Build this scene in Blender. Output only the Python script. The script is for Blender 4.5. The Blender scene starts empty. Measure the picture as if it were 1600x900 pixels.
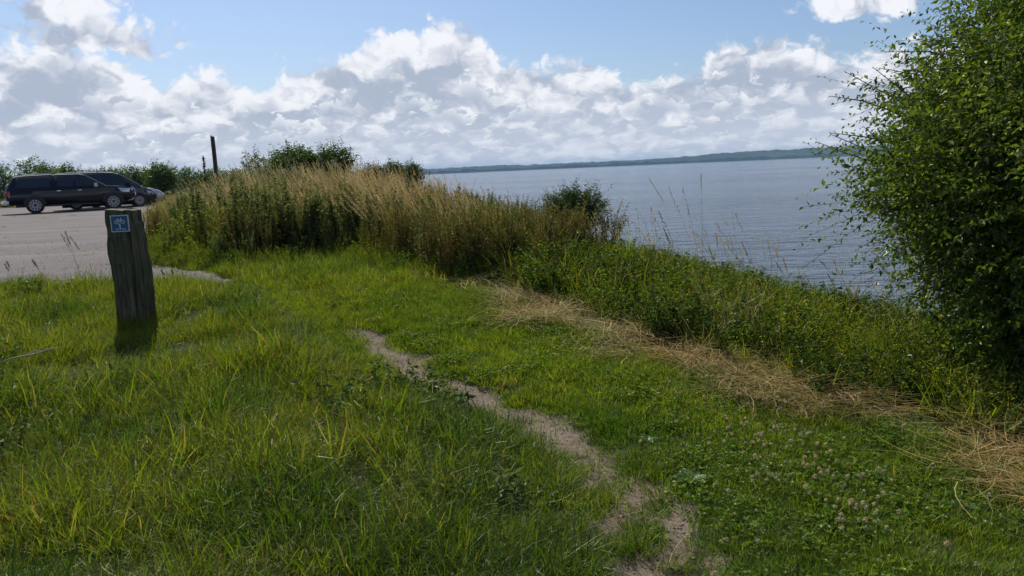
import bpy, math, random
import numpy as np
from mathutils import Matrix, Vector

rng = np.random.default_rng(7)
random.seed(7)
sc = bpy.context.scene
COL = sc.collection
R = math.radians

# ------------------------------------------------------------------ camera
F = 1256.0                       # focal length in pixels of a 1600 px wide picture
cam_d = bpy.data.cameras.new('camera'); cam = bpy.data.objects.new('camera', cam_d); COL.objects.link(cam)
cam_d.sensor_width = 36; cam_d.lens = 36 * F / 1600; cam_d.clip_end = 60000; cam_d.clip_start = 0.05
CAM = Matrix.Translation((0, 0, 1.6)) @ Matrix.Rotation(R(90 - 8.4), 4, 'X') @ Matrix.Rotation(R(-2.46), 4, 'Z')
cam.matrix_world = CAM
sc.camera = cam

# ------------------------------------------------------------------ exposure
sc.view_settings.view_transform = 'Standard'; sc.view_settings.look = 'None'
sc.view_settings.gamma = 1.0; sc.view_settings.use_curve_mapping = False
sc.view_settings.exposure = 0.0
try:
    sc.cycles.max_bounces = 8; sc.cycles.transparent_max_bounces = 8; sc.cycles.volume_bounces = 0
    sc.cycles.diffuse_bounces = 3; sc.cycles.glossy_bounces = 3; sc.cycles.transmission_bounces = 4
    sc.cycles.sample_clamp_indirect = 4.0
except Exception:
    pass
SUN_AZ, SUN_EL = -24.0, 47.0     # degrees, azimuth from +Y toward +X

# ------------------------------------------------------------------ node helpers
class N:
    """tiny math-node expression builder"""
    def __init__(s, nt, sock): s.nt, s.s = nt, sock
    def _op(s, op, o=None, c=None):
        n = s.nt.nodes.new('ShaderNodeMath'); n.operation = op
        s.nt.links.new(s.s, n.inputs[0])
        for i, v in ((1, o), (2, c)):
            if v is None: continue
            if isinstance(v, N): s.nt.links.new(v.s, n.inputs[i])
            else: n.inputs[i].default_value = v
        return N(s.nt, n.outputs[0])
    def __add__(s, o): return s._op('ADD', o)
    def __sub__(s, o): return s._op('SUBTRACT', o)
    def __mul__(s, o): return s._op('MULTIPLY', o)
    def __truediv__(s, o): return s._op('DIVIDE', o)
    def rsub(s, k): return s._op('MULTIPLY', -1.0)._op('ADD', k)
    def mx(s, o): return s._op('MAXIMUM', o)
    def mn(s, o): return s._op('MINIMUM', o)
def sstep(x, a, b):
    n = x.nt.nodes.new('ShaderNodeMapRange'); n.interpolation_type = 'SMOOTHSTEP'
    n.inputs['From Min'].default_value = a; n.inputs['From Max'].default_value = b
    x.nt.links.new(x.s, n.inputs['Value']); return N(x.nt, n.outputs[0])
def put(nt, v, sock):
    if isinstance(v, N): nt.links.new(v.s, sock)
    elif hasattr(v, 'is_output'): nt.links.new(v, sock)
    elif isinstance(v, (tuple, list)) and len(v) == 3 and sock.type == 'RGBA': sock.default_value = (*v, 1)
    else: sock.default_value = v
def mixc(nt, f, a, b, mode='MIX'):
    n = nt.nodes.new('ShaderNodeMix'); n.data_type = 'RGBA'; n.blend_type = mode
    put(nt, f, n.inputs[0]); put(nt, a, n.inputs[6]); put(nt, b, n.inputs[7]); return n.outputs[2]
def noise(nt, vec, scale, detail=4, rough=.55, kind=None, lac=2.0):
    n = nt.nodes.new('ShaderNodeTexNoise')
    if vec is not None: nt.links.new(vec, n.inputs['Vector'])
    n.inputs['Scale'].default_value = scale; n.inputs['Detail'].default_value = detail
    n.inputs['Roughness'].default_value = rough; n.inputs['Lacunarity'].default_value = lac
    return N(nt, n.outputs['Fac'])
def comb(nt, x, y, z):
    n = nt.nodes.new('ShaderNodeCombineXYZ')
    for i, v in enumerate((x, y, z)): put(nt, v, n.inputs[i])
    return n.outputs[0]

# ------------------------------------------------------------------ world: Nishita sky with cumulus clouds
def azel(px, py):
    v = (CAM.to_3x3() @ Vector(((px - 800) / F, -(py - 450) / F, -1)))
    return math.degrees(math.atan2(v.x, v.y)), math.degrees(math.atan2(v.z, math.hypot(v.x, v.y)))
W = bpy.data.worlds.new('World'); sc.world = W; W.use_nodes = True
nt = W.node_tree; nt.nodes.clear()
out = nt.nodes.new('ShaderNodeOutputWorld'); bg = nt.nodes.new('ShaderNodeBackground'); nt.links.new(bg.outputs[0], out.inputs[0])
sky = nt.nodes.new('ShaderNodeTexSky'); sky.sky_type = 'NISHITA'; sky.sun_disc = False
sky.sun_elevation = R(SUN_EL); sky.sun_rotation = R(SUN_AZ)
sky.air_density = 1.0; sky.dust_density = 1.0; sky.ozone_density = 1.4
bg.inputs['Strength'].default_value = 0.1
tc = nt.nodes.new('ShaderNodeTexCoord')
sp = nt.nodes.new('ShaderNodeSeparateXYZ'); nt.links.new(tc.outputs['Generated'], sp.inputs[0])
X, Y, Z = (N(nt, sp.outputs[i]) for i in range(3))
H = (X * X + Y * Y)._op('SQRT').mx(0.001)
el = (Z / H)._op('ARCTANGENT') * 57.2958
az = X._op('ARCTAN2', Y) * 57.2958
elc = el.mx(-0.5)
w = (elc + 3.0)._op('LOGARITHM', math.e) * 11.0
ux, uy = X / H * 57.3, Y / H * 57.3
P = comb(nt, ux, uy, w)
# height of the cloud deck's upper edge, by azimuth
tops = [(0, 65), (100, 62), (150, 72), (200, 88), (235, 110), (262, 118), (300, 106), (345, 112), (380, 135), (402, 140), (430, 128), (455, 105),
        (485, 92), (520, 88), (550, 78), (590, 46), (640, 42), (700, 36), (735, 45), (760, 70), (790, 95), (850, 100), (900, 96), (960, 112), (1000, 120), (1060, 112),
        (1095, 105), (1125, 66), (1200, 60), (1285, 72), (1330, 80), (1400, 68), (1450, 60), (1530, 50), (1600, 62)]
fc = nt.nodes.new('ShaderNodeFloatCurve')
pts = [azel(*p) for p in tops]
pts = [(-60, 7), (-45, 9)] + pts + [(45, 7.5), (60, 8.5)]
cv = fc.mapping.curves[0]
for i, (a, e) in enumerate(pts):
    q = ((a + 60) / 120, e / 20)
    if i == 0: cv.points[0].location = q
    elif i == len(pts) - 1: cv.points[-1].location = q
    else: cv.points.new(*q)
fc.mapping.update()
put(nt, (az + 60) / 120, fc.inputs['Value'])
top = N(nt, fc.outputs[0]) * 20
def blob(px, py, rx, ry):
    a, e = azel(px, py); dx = (az - a) * (F * math.pi / 180 / rx); dy = (el - e) * (F * math.pi / 180 / ry)
    return (dx * dx + dy * dy)._op('SQRT').rsub(1.0)      # 1 at the centre, 0 at the rim
def polar(dw, rot=0.0):          # seamless flat coordinates: azimuth round the centre, height inward
    rho = (w + dw)._op('MULTIPLY', -1.0) + 75.0
    hx, hy = X / H, Y / H
    if rot: hx, hy = hx + hy * rot, hy - hx * rot
    return comb(nt, hx * rho, hy * rho, 0.0)
def n2d(vec, scale, detail, rough):
    n = nt.nodes.new('ShaderNodeTexNoise'); n.noise_dimensions = '2D'; nt.links.new(vec, n.inputs['Vector'])
    n.inputs['Scale'].default_value = scale; n.inputs['Detail'].default_value = detail; n.inputs['Roughness'].default_value = rough; return n
P = polar(0.0)
wn = n2d(P, .55, 3, .55)
ws = nt.nodes.new('ShaderNodeVectorMath'); ws.operation = 'MULTIPLY_ADD'; nt.links.new(wn.outputs['Color'], ws.inputs[0]); ws.inputs[1].default_value = (1.9, 1.9, 0); ws.inputs[2].default_value = (-.95, -.95, 0)
def shifted(dw, rot):
    v = nt.nodes.new('ShaderNodeVectorMath'); v.operation = 'ADD'; nt.links.new(P if not dw else polar(dw, rot), v.inputs[0]); nt.links.new(ws.outputs[0], v.inputs[1]); return v.outputs[0]
def cells(v, scale, detail, rough=.6):
    vo = nt.nodes.new('ShaderNodeTexVoronoi'); vo.voronoi_dimensions = '2D'; vo.feature = 'F1'; nt.links.new(v, vo.inputs['Vector']); vo.inputs['Scale'].default_value = scale
    vo.inputs['Detail'].default_value = detail; vo.inputs['Roughness'].default_value = rough; return N(nt, vo.outputs['Distance'])
v0 = shifted(0, 0)
n0 = N(nt, n2d(v0, .19, 9, .58).outputs['Fac']) * .70 - cells(v0, .62, 2.5, .65) * .30 + 0.28
def soft(dw, rot):
    v = shifted(dw, rot); return N(nt, n2d(v, .19, 3, .5).outputs['Fac']) * 1.0 - cells(v, .45, 1.5) * .36
s0 = soft(0, 0)
nn = (n0 - 0.5) * 9.0
deck = (top - el) + nn * 0.42 + 0.55
upper = None
for b in [(165, 55, 125, 40), (215, 72, 60, 28), (110, 8, 90, 44), (1370, 2, 95, 28)]:
    v = blob(*b) * 2.6 + nn * 0.5 + .2
    upper = v if upper is None else upper.mx(v)
for b in [(385, 52, 60, 22), (1045, 103, 50, 22), (1003, 102, 30, 18), (865, 56, 30, 12), (345, 44, 26, 12), (450, 95, 50, 20)]:
    upper = upper.mx(blob(*b) * 1.1 + nn * 0.6 - 0.55)
# wide sky above the frame: scattered cumulus with the same cover all round
nfar = noise(nt, comb(nt, X / (Z.mx(0.02)), Y / (Z.mx(0.02)), 0.0), 1.1, 8, 0.55)
high = (nfar - 0.55) * 8 * sstep(el, 13, 22) - sstep(el, 13, 22).rsub(1.0) * 3
D = deck.mx(upper).mx(high)
cover = sstep(D, -0.25, 0.8)
# light from above: compare the density with the density higher up
L1 = s0 - soft(1.7, .0)
up_ = shifted(.5, 0)
round_ = (cells(up_, .62, 2.0, .6)._op('MULTIPLY', -1.0) + .48)
fine = n0 - (N(nt, n2d(up_, .19, 9, .58).outputs['Fac']) * .70 - cells(up_, .62, 2.5, .65) * .30 + 0.28)
rimlit = sstep((top - el) + nn * .3, 1.9, 0.1)
big = N(nt, n2d(polar(9.0), .15, 3, .5).outputs['Fac'])
lit = (L1 * 2.3 + round_ * 1.0 + fine * 2.0 + (big - 0.5) * 1.1 + rimlit * 0.42 + 0.56) - sstep(D, 1.0, 5.0) * .10
lit = sstep(lit, -0.38, 1.05)
ccol = mixc(nt, lit, (4.3, 4.9, 6.1), (9.4, 9.5, 9.95))
# rows of cumulus one behind the other: bumpy bright tops, flat grey bases, smaller toward the horizon
ccol = mixc(nt, sstep(el, 5.0, 1.5) * 0.55, ccol, (6.4, 6.9, 8.2))
detail = (n0 - 0.5)
for k, (e0, th, sc_n, cont) in enumerate([(0.75, .26, .60, .4), (1.3, .38, .46, .55), (1.95, .52, .36, .7), (2.8, .70, .29, .8), (3.8, .95, .22, .85), (5.1, 1.2, .17, .85)]):
    rown = n2d(comb(nt, ux + 40.0 * k, uy - 23.0 * k, 0.0), sc_n, 3, .55)
    rn = N(nt, rown.outputs['Fac'])
    tk = (rn - 0.47) * (th * 4.5) + detail * (th * 5.5) + (e0 + th * .5)
    dt = tk - el
    al = sstep(dt, -.04 * th, .30 * th) * sstep(el, e0 - th * .75, e0 - th * .15) * cont
    shade = sstep(dt - detail * (th * 5.5), 1.6 * th, 0.12 * th)
    hz = .55 - e0 * .1
    cw = tuple(a * (1 - hz * .5) + b_ * hz * .5 for a, b_ in zip((9.6, 9.7, 10.0), (7.0, 7.4, 8.4)))
    cg = tuple(a * (1 - hz) + b_ * hz for a, b_ in zip((4.7, 5.3, 6.5), (6.2, 6.8, 8.1)))
    ccol = mixc(nt, al, ccol, mixc(nt, shade, cg, cw))
skyc = mixc(nt, 1.0, sky.outputs[0], (0.73, 0.83, 1.0), 'MULTIPLY')
fin = mixc(nt, cover * 0.97, skyc, ccol)
below = sstep(el, 0.0, -3.0)
fin = mixc(nt, below, fin, (3.0, 3.2, 3.4))
nt.links.new(fin, bg.inputs['Color'])

# ------------------------------------------------------------------ sun
sd = bpy.data.lights.new('sun', 'SUN'); sd.energy = 4.7; sd.angle = R(0.53); sd.color = (1.0, 0.95, 0.87)
sun = bpy.data.objects.new('sun', sd); COL.objects.link(sun)
sv = Vector((math.sin(R(SUN_AZ)) * math.cos(R(SUN_EL)), math.cos(R(SUN_AZ)) * math.cos(R(SUN_EL)), math.sin(R(SUN_EL))))
sun.rotation_euler = sv.to_track_quat('Z', 'Y').to_euler()

# ------------------------------------------------------------------ terrain functions (world metres; camera stands at 0,0)
def smooth(a, b, x):
    t = np.clip((np.asarray(x, float) - a) / (b - a), 0, 1); return t * t * (3 - 2 * t)
_tab = rng.random((256, 256))
def vn(x, y, s=1.0):
    x = np.asarray(x, float) * s + 500.3; y = np.asarray(y, float) * s + 500.7
    xi = np.floor(x).astype(int); yi = np.floor(y).astype(int); fx = x - xi; fy = y - yi
    fx = fx * fx * (3 - 2 * fx); fy = fy * fy * (3 - 2 * fy)
    a = _tab[xi % 256, yi % 256]; b = _tab[(xi + 1) % 256, yi % 256]; c = _tab[xi % 256, (yi + 1) % 256]; d = _tab[(xi + 1) % 256, (yi + 1) % 256]
    return (a * (1 - fx) + b * fx) * (1 - fy) + (c * (1 - fx) + d * fx) * fy
def fbm(x, y, s=1.0, o=4):
    r = 0; a = .5; t = 0
    for i in range(o): r = r + a * vn(x, y, s * 2 ** i); t += a; a *= .55
    return r / t
COAST = np.array([(-40, 20), (-5, 7), (0, 6.2), (4, 5), (7.5, 3.6), (9.5, 2.3), (11, 1.45), (14, .5), (19, -.9), (28, -2.6), (40, -5.5), (60, -10), (150, -40), (400, -150), (1500, -900), (4000, -3000)], float)
HAY = np.array([(-0.9, 9.0), (-0.26, 8.1), (0.53, 6.71), (1.38, 5.71), (2.1, 4.7), (2.6, 3.8), (3.3, 2.6), (4.5, 0.5)], float)
PATH = np.array([(0.46, 1.6), (0.50, 2.3), (0.55, 3.2), (0.53, 3.54), (0.41, 4.05), (0.26, 4.47), (0.08, 4.79), (-0.2, 5.22), (-0.48, 5.58), (-0.76, 6.01), (-1.08, 6.55), (-1.35, 7.05), (-1.8, 7.9), (-2.5, 8.8), (-3.3, 9.6)], float)
PX = lambda y: np.interp(y, PATH[:, 1], PATH[:, 0])
def coast(y): return np.interp(y, COAST[:, 0], COAST[:, 1])
def seg_dist(x, y, pl):
    x = np.asarray(x, float); y = np.asarray(y, float); best = np.full(x.shape, 1e9)
    for (ax, ay), (bx, by) in zip(pl[:-1], pl[1:]):
        dx, dy = bx - ax, by - ay; t = np.clip(((x - ax) * dx + (y - ay) * dy) / (dx * dx + dy * dy), 0, 1)
        best = np.minimum(best, np.hypot(x - ax - t * dx, y - ay - t * dy))
    return best
LOT = [(-60, 9.9), (-9, 9.95), (-6.36, 9.85), (-4.8, 9.35), (-3.3, 9.05), (-3.0, 9.35), (-4.2, 10.3), (-5.2, 11.5), (-6.5, 14), (-7.8, 17.3), (-12.3, 28), (-16.3, 38.5), (-18.0, 44), (-25, 51), (-60, 58)]
def in_poly(x, y, poly):
    x = np.asarray(x, float); y = np.asarray(y, float); c = np.zeros(x.shape, bool); n = len(poly)
    for i in range(n):
        (x1, y1), (x2, y2) = poly[i], poly[(i + 1) % n]
        cond = ((y1 > y) != (y2 > y)) & (x < (x2 - x1) * (y - y1) / ((y2 - y1) or 1e-9) + x1); c ^= cond
    return c
LOTc = np.array(LOT + [LOT[0]], float)
def lot_sd(x, y):            # positive inside
    d = seg_dist(x, y, LOTc); return np.where(in_poly(x, y, LOT), d, -d)
def hayx(y): return np.interp(y, HAY[::-1, 1], HAY[::-1, 0])
def base_z(x, y):
    z = 0.5 * smooth(3.3, 10.5, y)
    z = z + (fbm(x, y, .8, 3) - .5) * .10 * smooth(1e9, 0, np.abs(x)) * smooth(12, 8, y) + (fbm(x, y, 3, 2) - .5) * .03 * smooth(12, 9, y)
    s = np.asarray(x, float) - coast(y)
    z = z - (0.12 + .22 * smooth(13, 8, np.asarray(y, float))) * smooth(-2.4, 0.1, s)
    t = smooth(-0.3, 9, s); z = z * (1 - t) + (-7.2) * t
    return z
def ground_z(x, y):
    z = base_z(x, y)
    pd = seg_dist(x, y, PATH)
    return z - 0.035 * smooth(.32, .1, pd)
def lerp_z(x, y): return ground_z(np.array([x]), np.array([y]))[0]
def unproj(px, py):          # pixel of the photograph -> point on the ground
    d = CAM.to_3x3() @ Vector(((px - 800) / F, -(py - 450) / F, -1)); t = 1.0
    for i in range(6000):
        t += .01; p = Vector((0, 0, 1.6)) + d * t
        if p.z < lerp_z(p.x, p.y): break
    return p

# ------------------------------------------------------------------ object helpers
def tag(o, label=None, cat=None, group=None, kind=None):
    if label: o['label'] = label
    if cat: o['category'] = cat
    if group: o['group'] = group
    if kind: o['kind'] = kind
    return o
def link(name, me, parent=None, mats=()):
    o = bpy.data.objects.new(name, me); COL.objects.link(o); o.parent = parent
    for m in mats: me.materials.append(m)
    return o
def empty(name, loc, rz=0):
    o = bpy.data.objects.new(name, None); COL.objects.link(o); o.location = loc; o.rotation_euler = (0, 0, rz); o.empty_display_size = .2; return o
class Geo:
    """collects vertices, polygons and a colour per vertex"""
    def __init__(s): s.v = []; s.c = []; s.f = []; s.n = 0; s.mi = []
    def add(s, v, faces, c=(1, 1, 1), mi=0):
        v = np.asarray(v, float).reshape(-1, 3); c = np.asarray(c, float)
        if c.ndim == 1: c = np.tile(c, (len(v), 1))
        s.v.append(v); s.c.append(c)
        for f in (faces if isinstance(faces, list) and isinstance(faces[0], np.ndarray) else [np.asarray(faces)]):
            s.f.append(f + s.n); s.mi.append(np.full(len(f), mi))
        s.n += len(v); return s
    def addpoly(s, v, polys, c=(1, 1, 1), mi=0):
        for k in (3, 4):
            ps = [p for p in polys if len(p) == k]
            if ps: s.f.append(np.array(ps) + s.n); s.mi.append(np.full(len(ps), mi))
        for p in polys:
            if len(p) > 4: s.f.append(np.array([p]) + s.n); s.mi.append(np.array([mi]))
        v = np.asarray(v, float).reshape(-1, 3); s.v.append(v); s.c.append(np.tile(np.asarray(c, float), (len(v), 1))); s.n += len(v); return s
    def mesh(s, name, smoothed=False, sharp=None):
        me = bpy.data.meshes.new(name)
        v = np.concatenate(s.v).astype(np.float32); c = np.concatenate(s.c)
        loops = np.concatenate([f.ravel() for f in s.f]).astype(np.int32)
        tot = np.concatenate([np.full(len(f), f.shape[1]) for f in s.f]).astype(np.int32)
        st = np.concatenate([[0], np.cumsum(tot)[:-1]]).astype(np.int32)
        me.vertices.add(len(v)); me.vertices.foreach_set('co', v.ravel())
        me.loops.add(len(loops)); me.loops.foreach_set('vertex_index', loops)
        me.polygons.add(len(tot)); me.polygons.foreach_set('loop_start', st)
        me.polygons.foreach_set('loop_total', tot)
        me.polygons.foreach_set('material_index', np.concatenate(s.mi).astype(np.int32))
        me.polygons.foreach_set('use_smooth', np.full(len(tot), bool(smoothed)))
        me.update(calc_edges=True)
        a = me.color_attributes.new('Col', 'FLOAT_COLOR', 'POINT')
        a.data.foreach_set('color', np.concatenate([c[:, :3], np.ones((len(c), 1))], 1).astype(np.float32).ravel())
        if sharp is not None: me.set_sharp_from_angle(angle=R(sharp))
        me.validate(); return me
    def obj(s, name, mat, parent=None, smoothed=False, sharp=None):
        mats = mat if isinstance(mat, (list, tuple)) else [mat]
        return link(name, s.mesh(name, smoothed, sharp), parent, mats)

# ------------------------------------------------------------------ materials
MATS = {}
def new_mat(name):
    m = bpy.data.materials.new(name); m.use_nodes = True; m.node_tree.nodes.clear()
    o = m.node_tree.nodes.new('ShaderNodeOutputMaterial'); return m, m.node_tree, o
def principled(name, col, rough=.5, metal=0, coat=0, spec=.5, vary=0, vscale=20, bump=0, bscale=40, emit=None):
    m, nt, o = new_mat(name); p = nt.nodes.new('ShaderNodeBsdfPrincipled'); nt.links.new(p.outputs[0], o.inputs[0])
    p.inputs['Base Color'].default_value = (*col, 1); p.inputs['Roughness'].default_value = rough; p.inputs['Metallic'].default_value = metal
    p.inputs['Coat Weight'].default_value = coat; p.inputs['Coat Roughness'].default_value = .06; p.inputs['Specular IOR Level'].default_value = spec
    t = nt.nodes.new('ShaderNodeTexCoord')
    if vary:
        n = noise(nt, t.outputs['Object'], vscale, 5, .6)
        nt.links.new(mixc(nt, sstep(n, .3, .7), tuple(c * (1 - vary) for c in col), tuple(min(1, c * (1 + vary)) for c in col)), p.inputs['Base Color'])
    if bump:
        b = nt.nodes.new('ShaderNodeBump'); b.inputs['Strength'].default_value = bump; b.inputs['Distance'].default_value = .01
        put(nt, noise(nt, t.outputs['Object'], bscale, 5, .6), b.inputs['Height']); nt.links.new(b.outputs[0], p.inputs['Normal'])
    return m
def leaf_mat(name, trans=.42, gloss=.05, rough=.35, inst=True, tcol=(1.25, 1.3, .55)):
    m, nt, o = new_mat(name)
    a = nt.nodes.new('ShaderNodeAttribute'); a.attribute_name = 'Col'; col = a.outputs['Color']
    if inst:
        b = nt.nodes.new('ShaderNodeAttribute'); b.attribute_name = 'tint'; b.attribute_type = 'INSTANCER'
        col = mixc(nt, 1.0, col, mixc(nt, N(nt, b.outputs['Fac']), (.60, .74, .60), (1.35, 1.18, .90)), 'MULTIPLY')
    d = nt.nodes.new('ShaderNodeBsdfDiffuse'); nt.links.new(col, d.inputs[0])
    t = nt.nodes.new('ShaderNodeBsdfTranslucent'); nt.links.new(mixc(nt, 1.0, col, tcol, 'MULTIPLY'), t.inputs[0])
    g = nt.nodes.new('ShaderNodeBsdfGlossy'); g.inputs['Roughness'].default_value = rough; g.inputs[0].default_value = (.75, .85, .6, 1)
    x = nt.nodes.new('ShaderNodeMixShader'); x.inputs[0].default_value = trans; nt.links.new(d.outputs[0], x.inputs[1]); nt.links.new(t.outputs[0], x.inputs[2])
    y = nt.nodes.new('ShaderNodeMixShader'); y.inputs[0].default_value = gloss; nt.links.new(x.outputs[0], y.inputs[1]); nt.links.new(g.outputs[0], y.inputs[2])
    nt.links.new(y.outputs[0], o.inputs[0]); return m
M_GRASS = leaf_mat('grass_blades', .58, .025, .42, tcol=(1.5, 1.5, .5))
M_DRY = leaf_mat('dry_stalks', .35, .04, .45, tcol=(1.1, 1.0, .8))
M_FORB = leaf_mat('forb_leaves', .48, .022, .42, tcol=(1.45, 1.45, .5))
M_TREE = leaf_mat('tree_leaves', .48, .028, .38, inst=False, tcol=(1.5, 1.5, .5))
M_BARK = principled('bark', (.09, .075, .055), .85, vary=.4, vscale=30, bump=.6, bscale=60)

# ------------------------------------------------------------------ ground sheet
def grid_mesh(xs, ys, zf):
    Xg, Yg = np.meshgrid(xs, ys); v = np.stack([Xg.ravel(), Yg.ravel(), zf(Xg.ravel(), Yg.ravel())], 1)
    nx, ny = len(xs), len(ys); i = (np.arange(ny - 1)[:, None] * nx + np.arange(nx - 1)[None]).ravel()
    return v, np.stack([i, i + 1, i + 1 + nx, i + nx], 1)
def axis(spec):
    r = []
    for a, b, st in spec: r += list(np.arange(a, b, st))
    return np.array(r + [spec[-1][1]], float)
xs = axis([(-4000, -400, 300), (-400, -60, 20), (-60, -12, 2), (-12, -3.5, .12), (-3.5, 4, .045), (4, 8, .15), (8, 30, 1), (30, 60, 6)])
ys = axis([(-40, 0, 4), (0, 2, .3), (2, 8, .05), (8, 14, .09), (14, 30, .4), (30, 80, 2), (80, 400, 20), (400, 4000, 200)])
def gsheet(x, y): return ground_z(x, y) - .03 * smooth(-.02, .12, lot_sd(x, y))
v, f = grid_mesh(xs, ys, gsheet)
g = Geo().add(v, f); me = g.mesh('ground', True)
gx, gy = v[:, 0], v[:, 1]
pdist = seg_dist(gx, gy, PATH)
def path_mask(x, y):
    d = seg_dist(x, y, PATH); n = fbm(x, y, 5, 4)
    hw = np.interp(y, [2, 3.4, 4.0, 4.5, 5, 6, 7.0, 7.5], [.30, .27, .22, .18, .18, .16, .12, -.08])
    core = smooth(hw + .07, hw - .07, d + (n - .5) * .34 + (fbm(x + 4, y + 1, 9, 2) - .5) * .12)
    patch = smooth(.43, .54, fbm(x + 9, y, 3.6, 3)) * smooth(4.6, 4.0, y)      # the near end breaks up into bare patches
    return core * (1 - .72 * smooth(4.5, 3.9, y) * (1 - patch)) 
def hay_mask(x, y):
    d = seg_dist(x, y, HAY); n = fbm(x + 3, y + 8, 2.2, 4)
    wdt = np.interp(y, [2, 4, 6, 8, 9], [.58, .42, .34, .34, .04])
    return smooth(1.15, .45, d / wdt + (n - .5) * 2.4) * (.08 + .92 * smooth(.42, .56, fbm(x + 13, y + 2, 1.5, 3)))
cm = np.stack([path_mask(gx, gy), hay_mask(gx, gy), smooth(-.6, .5, gx - coast(gy))], 1)
a = me.color_attributes.new('zone', 'FLOAT_COLOR', 'POINT')
a.data.foreach_set('color', np.concatenate([cm, np.ones((len(cm), 1))], 1).astype(np.float32).ravel())
m, nt, o = new_mat('ground_soil'); p = nt.nodes.new('ShaderNodeBsdfPrincipled'); nt.links.new(p.outputs[0], o.inputs[0])
at = nt.nodes.new('ShaderNodeAttribute'); at.attribute_name = 'zone'; s3 = nt.nodes.new('ShaderNodeSeparateColor'); nt.links.new(at.outputs['Color'], s3.inputs[0])
t = nt.nodes.new('ShaderNodeTexCoord'); ob = t.outputs['Object']
n1 = noise(nt, ob, 3, 6, .6); n2 = noise(nt, ob, 30, 6, .65); n3 = noise(nt, ob, 140, 3, .6)
soil = mixc(nt, sstep(n2, .35, .65), (.035, .028, .016), (.055, .062, .022))
soil = mixc(nt, sstep(n1, .4, .65), soil, (.045, .075, .018))
dirt = mixc(nt, sstep(n2 + (n3 - .5) * .6, .3, .7), (.10, .070, .048), (.21, .158, .112))
dirt = mixc(nt, sstep(n1, .35, .7), dirt, mixc(nt, .5, dirt, (.24, .20, .15)))
dirt = mixc(nt, sstep(n3, .62, .75), dirt, (.42, .36, .29))
col = mixc(nt, sstep(N(nt, s3.outputs[0]) + (n2 - .5) * .7, .35, .6), soil, dirt)
col = mixc(nt, sstep(N(nt, s3.outputs[1]) + (n2 - .5) * .6, .4, .7), col, (.12, .085, .04))
col = mixc(nt, N(nt, s3.outputs[2]), col, mixc(nt, sstep(n1, .3, .7), (.10, .085, .05), (.19, .16, .11)))
nt.links.new(col, p.inputs['Base Color']); p.inputs['Roughness'].default_value = .95; p.inputs['Specular IOR Level'].default_value = .2
b = nt.nodes.new('ShaderNodeBump'); b.inputs['Strength'].default_value = .9; b.inputs['Distance'].default_value = .012
put(nt, n2 + n3 * .4, b.inputs['Height']); nt.links.new(b.outputs[0], p.inputs['Normal'])
tag(link('ground', me, None, [m]), kind='structure')

# ------------------------------------------------------------------ car park surface
xs2 = axis([(-60, -24, 1.0), (-24, -10, .35), (-10, -2.8, .07)]); ys2 = axis([(9, 14, .09), (14, 24, .35), (24, 58, 1.0)])
v, f = grid_mesh(xs2, ys2, lambda x, y: ground_z(x, y) + .006 + (fbm(x, y, .5, 3) - .5) * .0)
sdist = lot_sd(v[:, 0], v[:, 1]) + (fbm(v[:, 0], v[:, 1], 2.5, 4) - .5) * .35
v[:, 2] -= .05 * smooth(.03, -.06, sdist)
keep = (sdist[f] > -.1).any(1); f = f[keep]
g = Geo(); used = np.unique(f); mp = -np.ones(len(v), int); mp[used] = np.arange(len(used)); g.add(v[used], mp[f])
m, nt, o = new_mat('car_park_surface'); p = nt.nodes.new('ShaderNodeBsdfPrincipled'); nt.links.new(p.outputs[0], o.inputs[0])
t = nt.nodes.new('ShaderNodeTexCoord'); ob = t.outputs['Object']
mp_ = nt.nodes.new('ShaderNodeMapping'); nt.links.new(ob, mp_.inputs[0]); mp_.inputs['Rotation'].default_value = (0, 0, R(-14)); mp_.inputs['Scale'].default_value = (.12, 1.0, 1)
n1 = noise(nt, ob, .5, 5, .6); n2 = noise(nt, ob, 26, 5, .75); n3 = noise(nt, mp_.outputs[0], 1.3, 6, .6)
vo = nt.nodes.new('ShaderNodeTexVoronoi'); vo.inputs['Scale'].default_value = 55; nt.links.new(ob, vo.inputs['Vector'])
col = mixc(nt, sstep(n2, .3, .7), (.080, .063, .060), (.158, .129, .123))
col = mixc(nt, N(nt, vo.outputs['Color']), mixc(nt, 1.0, col, (.75, .75, .75), 'MULTIPLY'), mixc(nt, 1.0, col, (1.25, 1.22, 1.18), 'MULTIPLY'))
col = mixc(nt, sstep(n1, .42, .62) * .4, col, (.17, .155, .14))
col = mixc(nt, sstep(n3, .54, .64) * .6, col, (.085, .078, .062))
col = mixc(nt, sstep(n3 , .42, .34) * .5, col, (.205, .178, .165))
col = mixc(nt, sstep(noise(nt, ob, .22, 4, .6), .5, .66) * .5, col, mixc(nt, 1.0, col, (.72, .72, .74), 'MULTIPLY'))
nt.links.new(col, p.inputs['Base Color']); p.inputs['Roughness'].default_value = .9
b = nt.nodes.new('ShaderNodeBump'); b.inputs['Strength'].default_value = .8; b.inputs['Distance'].default_value = .012
put(nt, n2 + N(nt, vo.outputs['Distance']), b.inputs['Height']); nt.links.new(b.outputs[0], p.inputs['Normal'])
tag(g.obj('car_park', m, smoothed=True), kind='structure')

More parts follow.
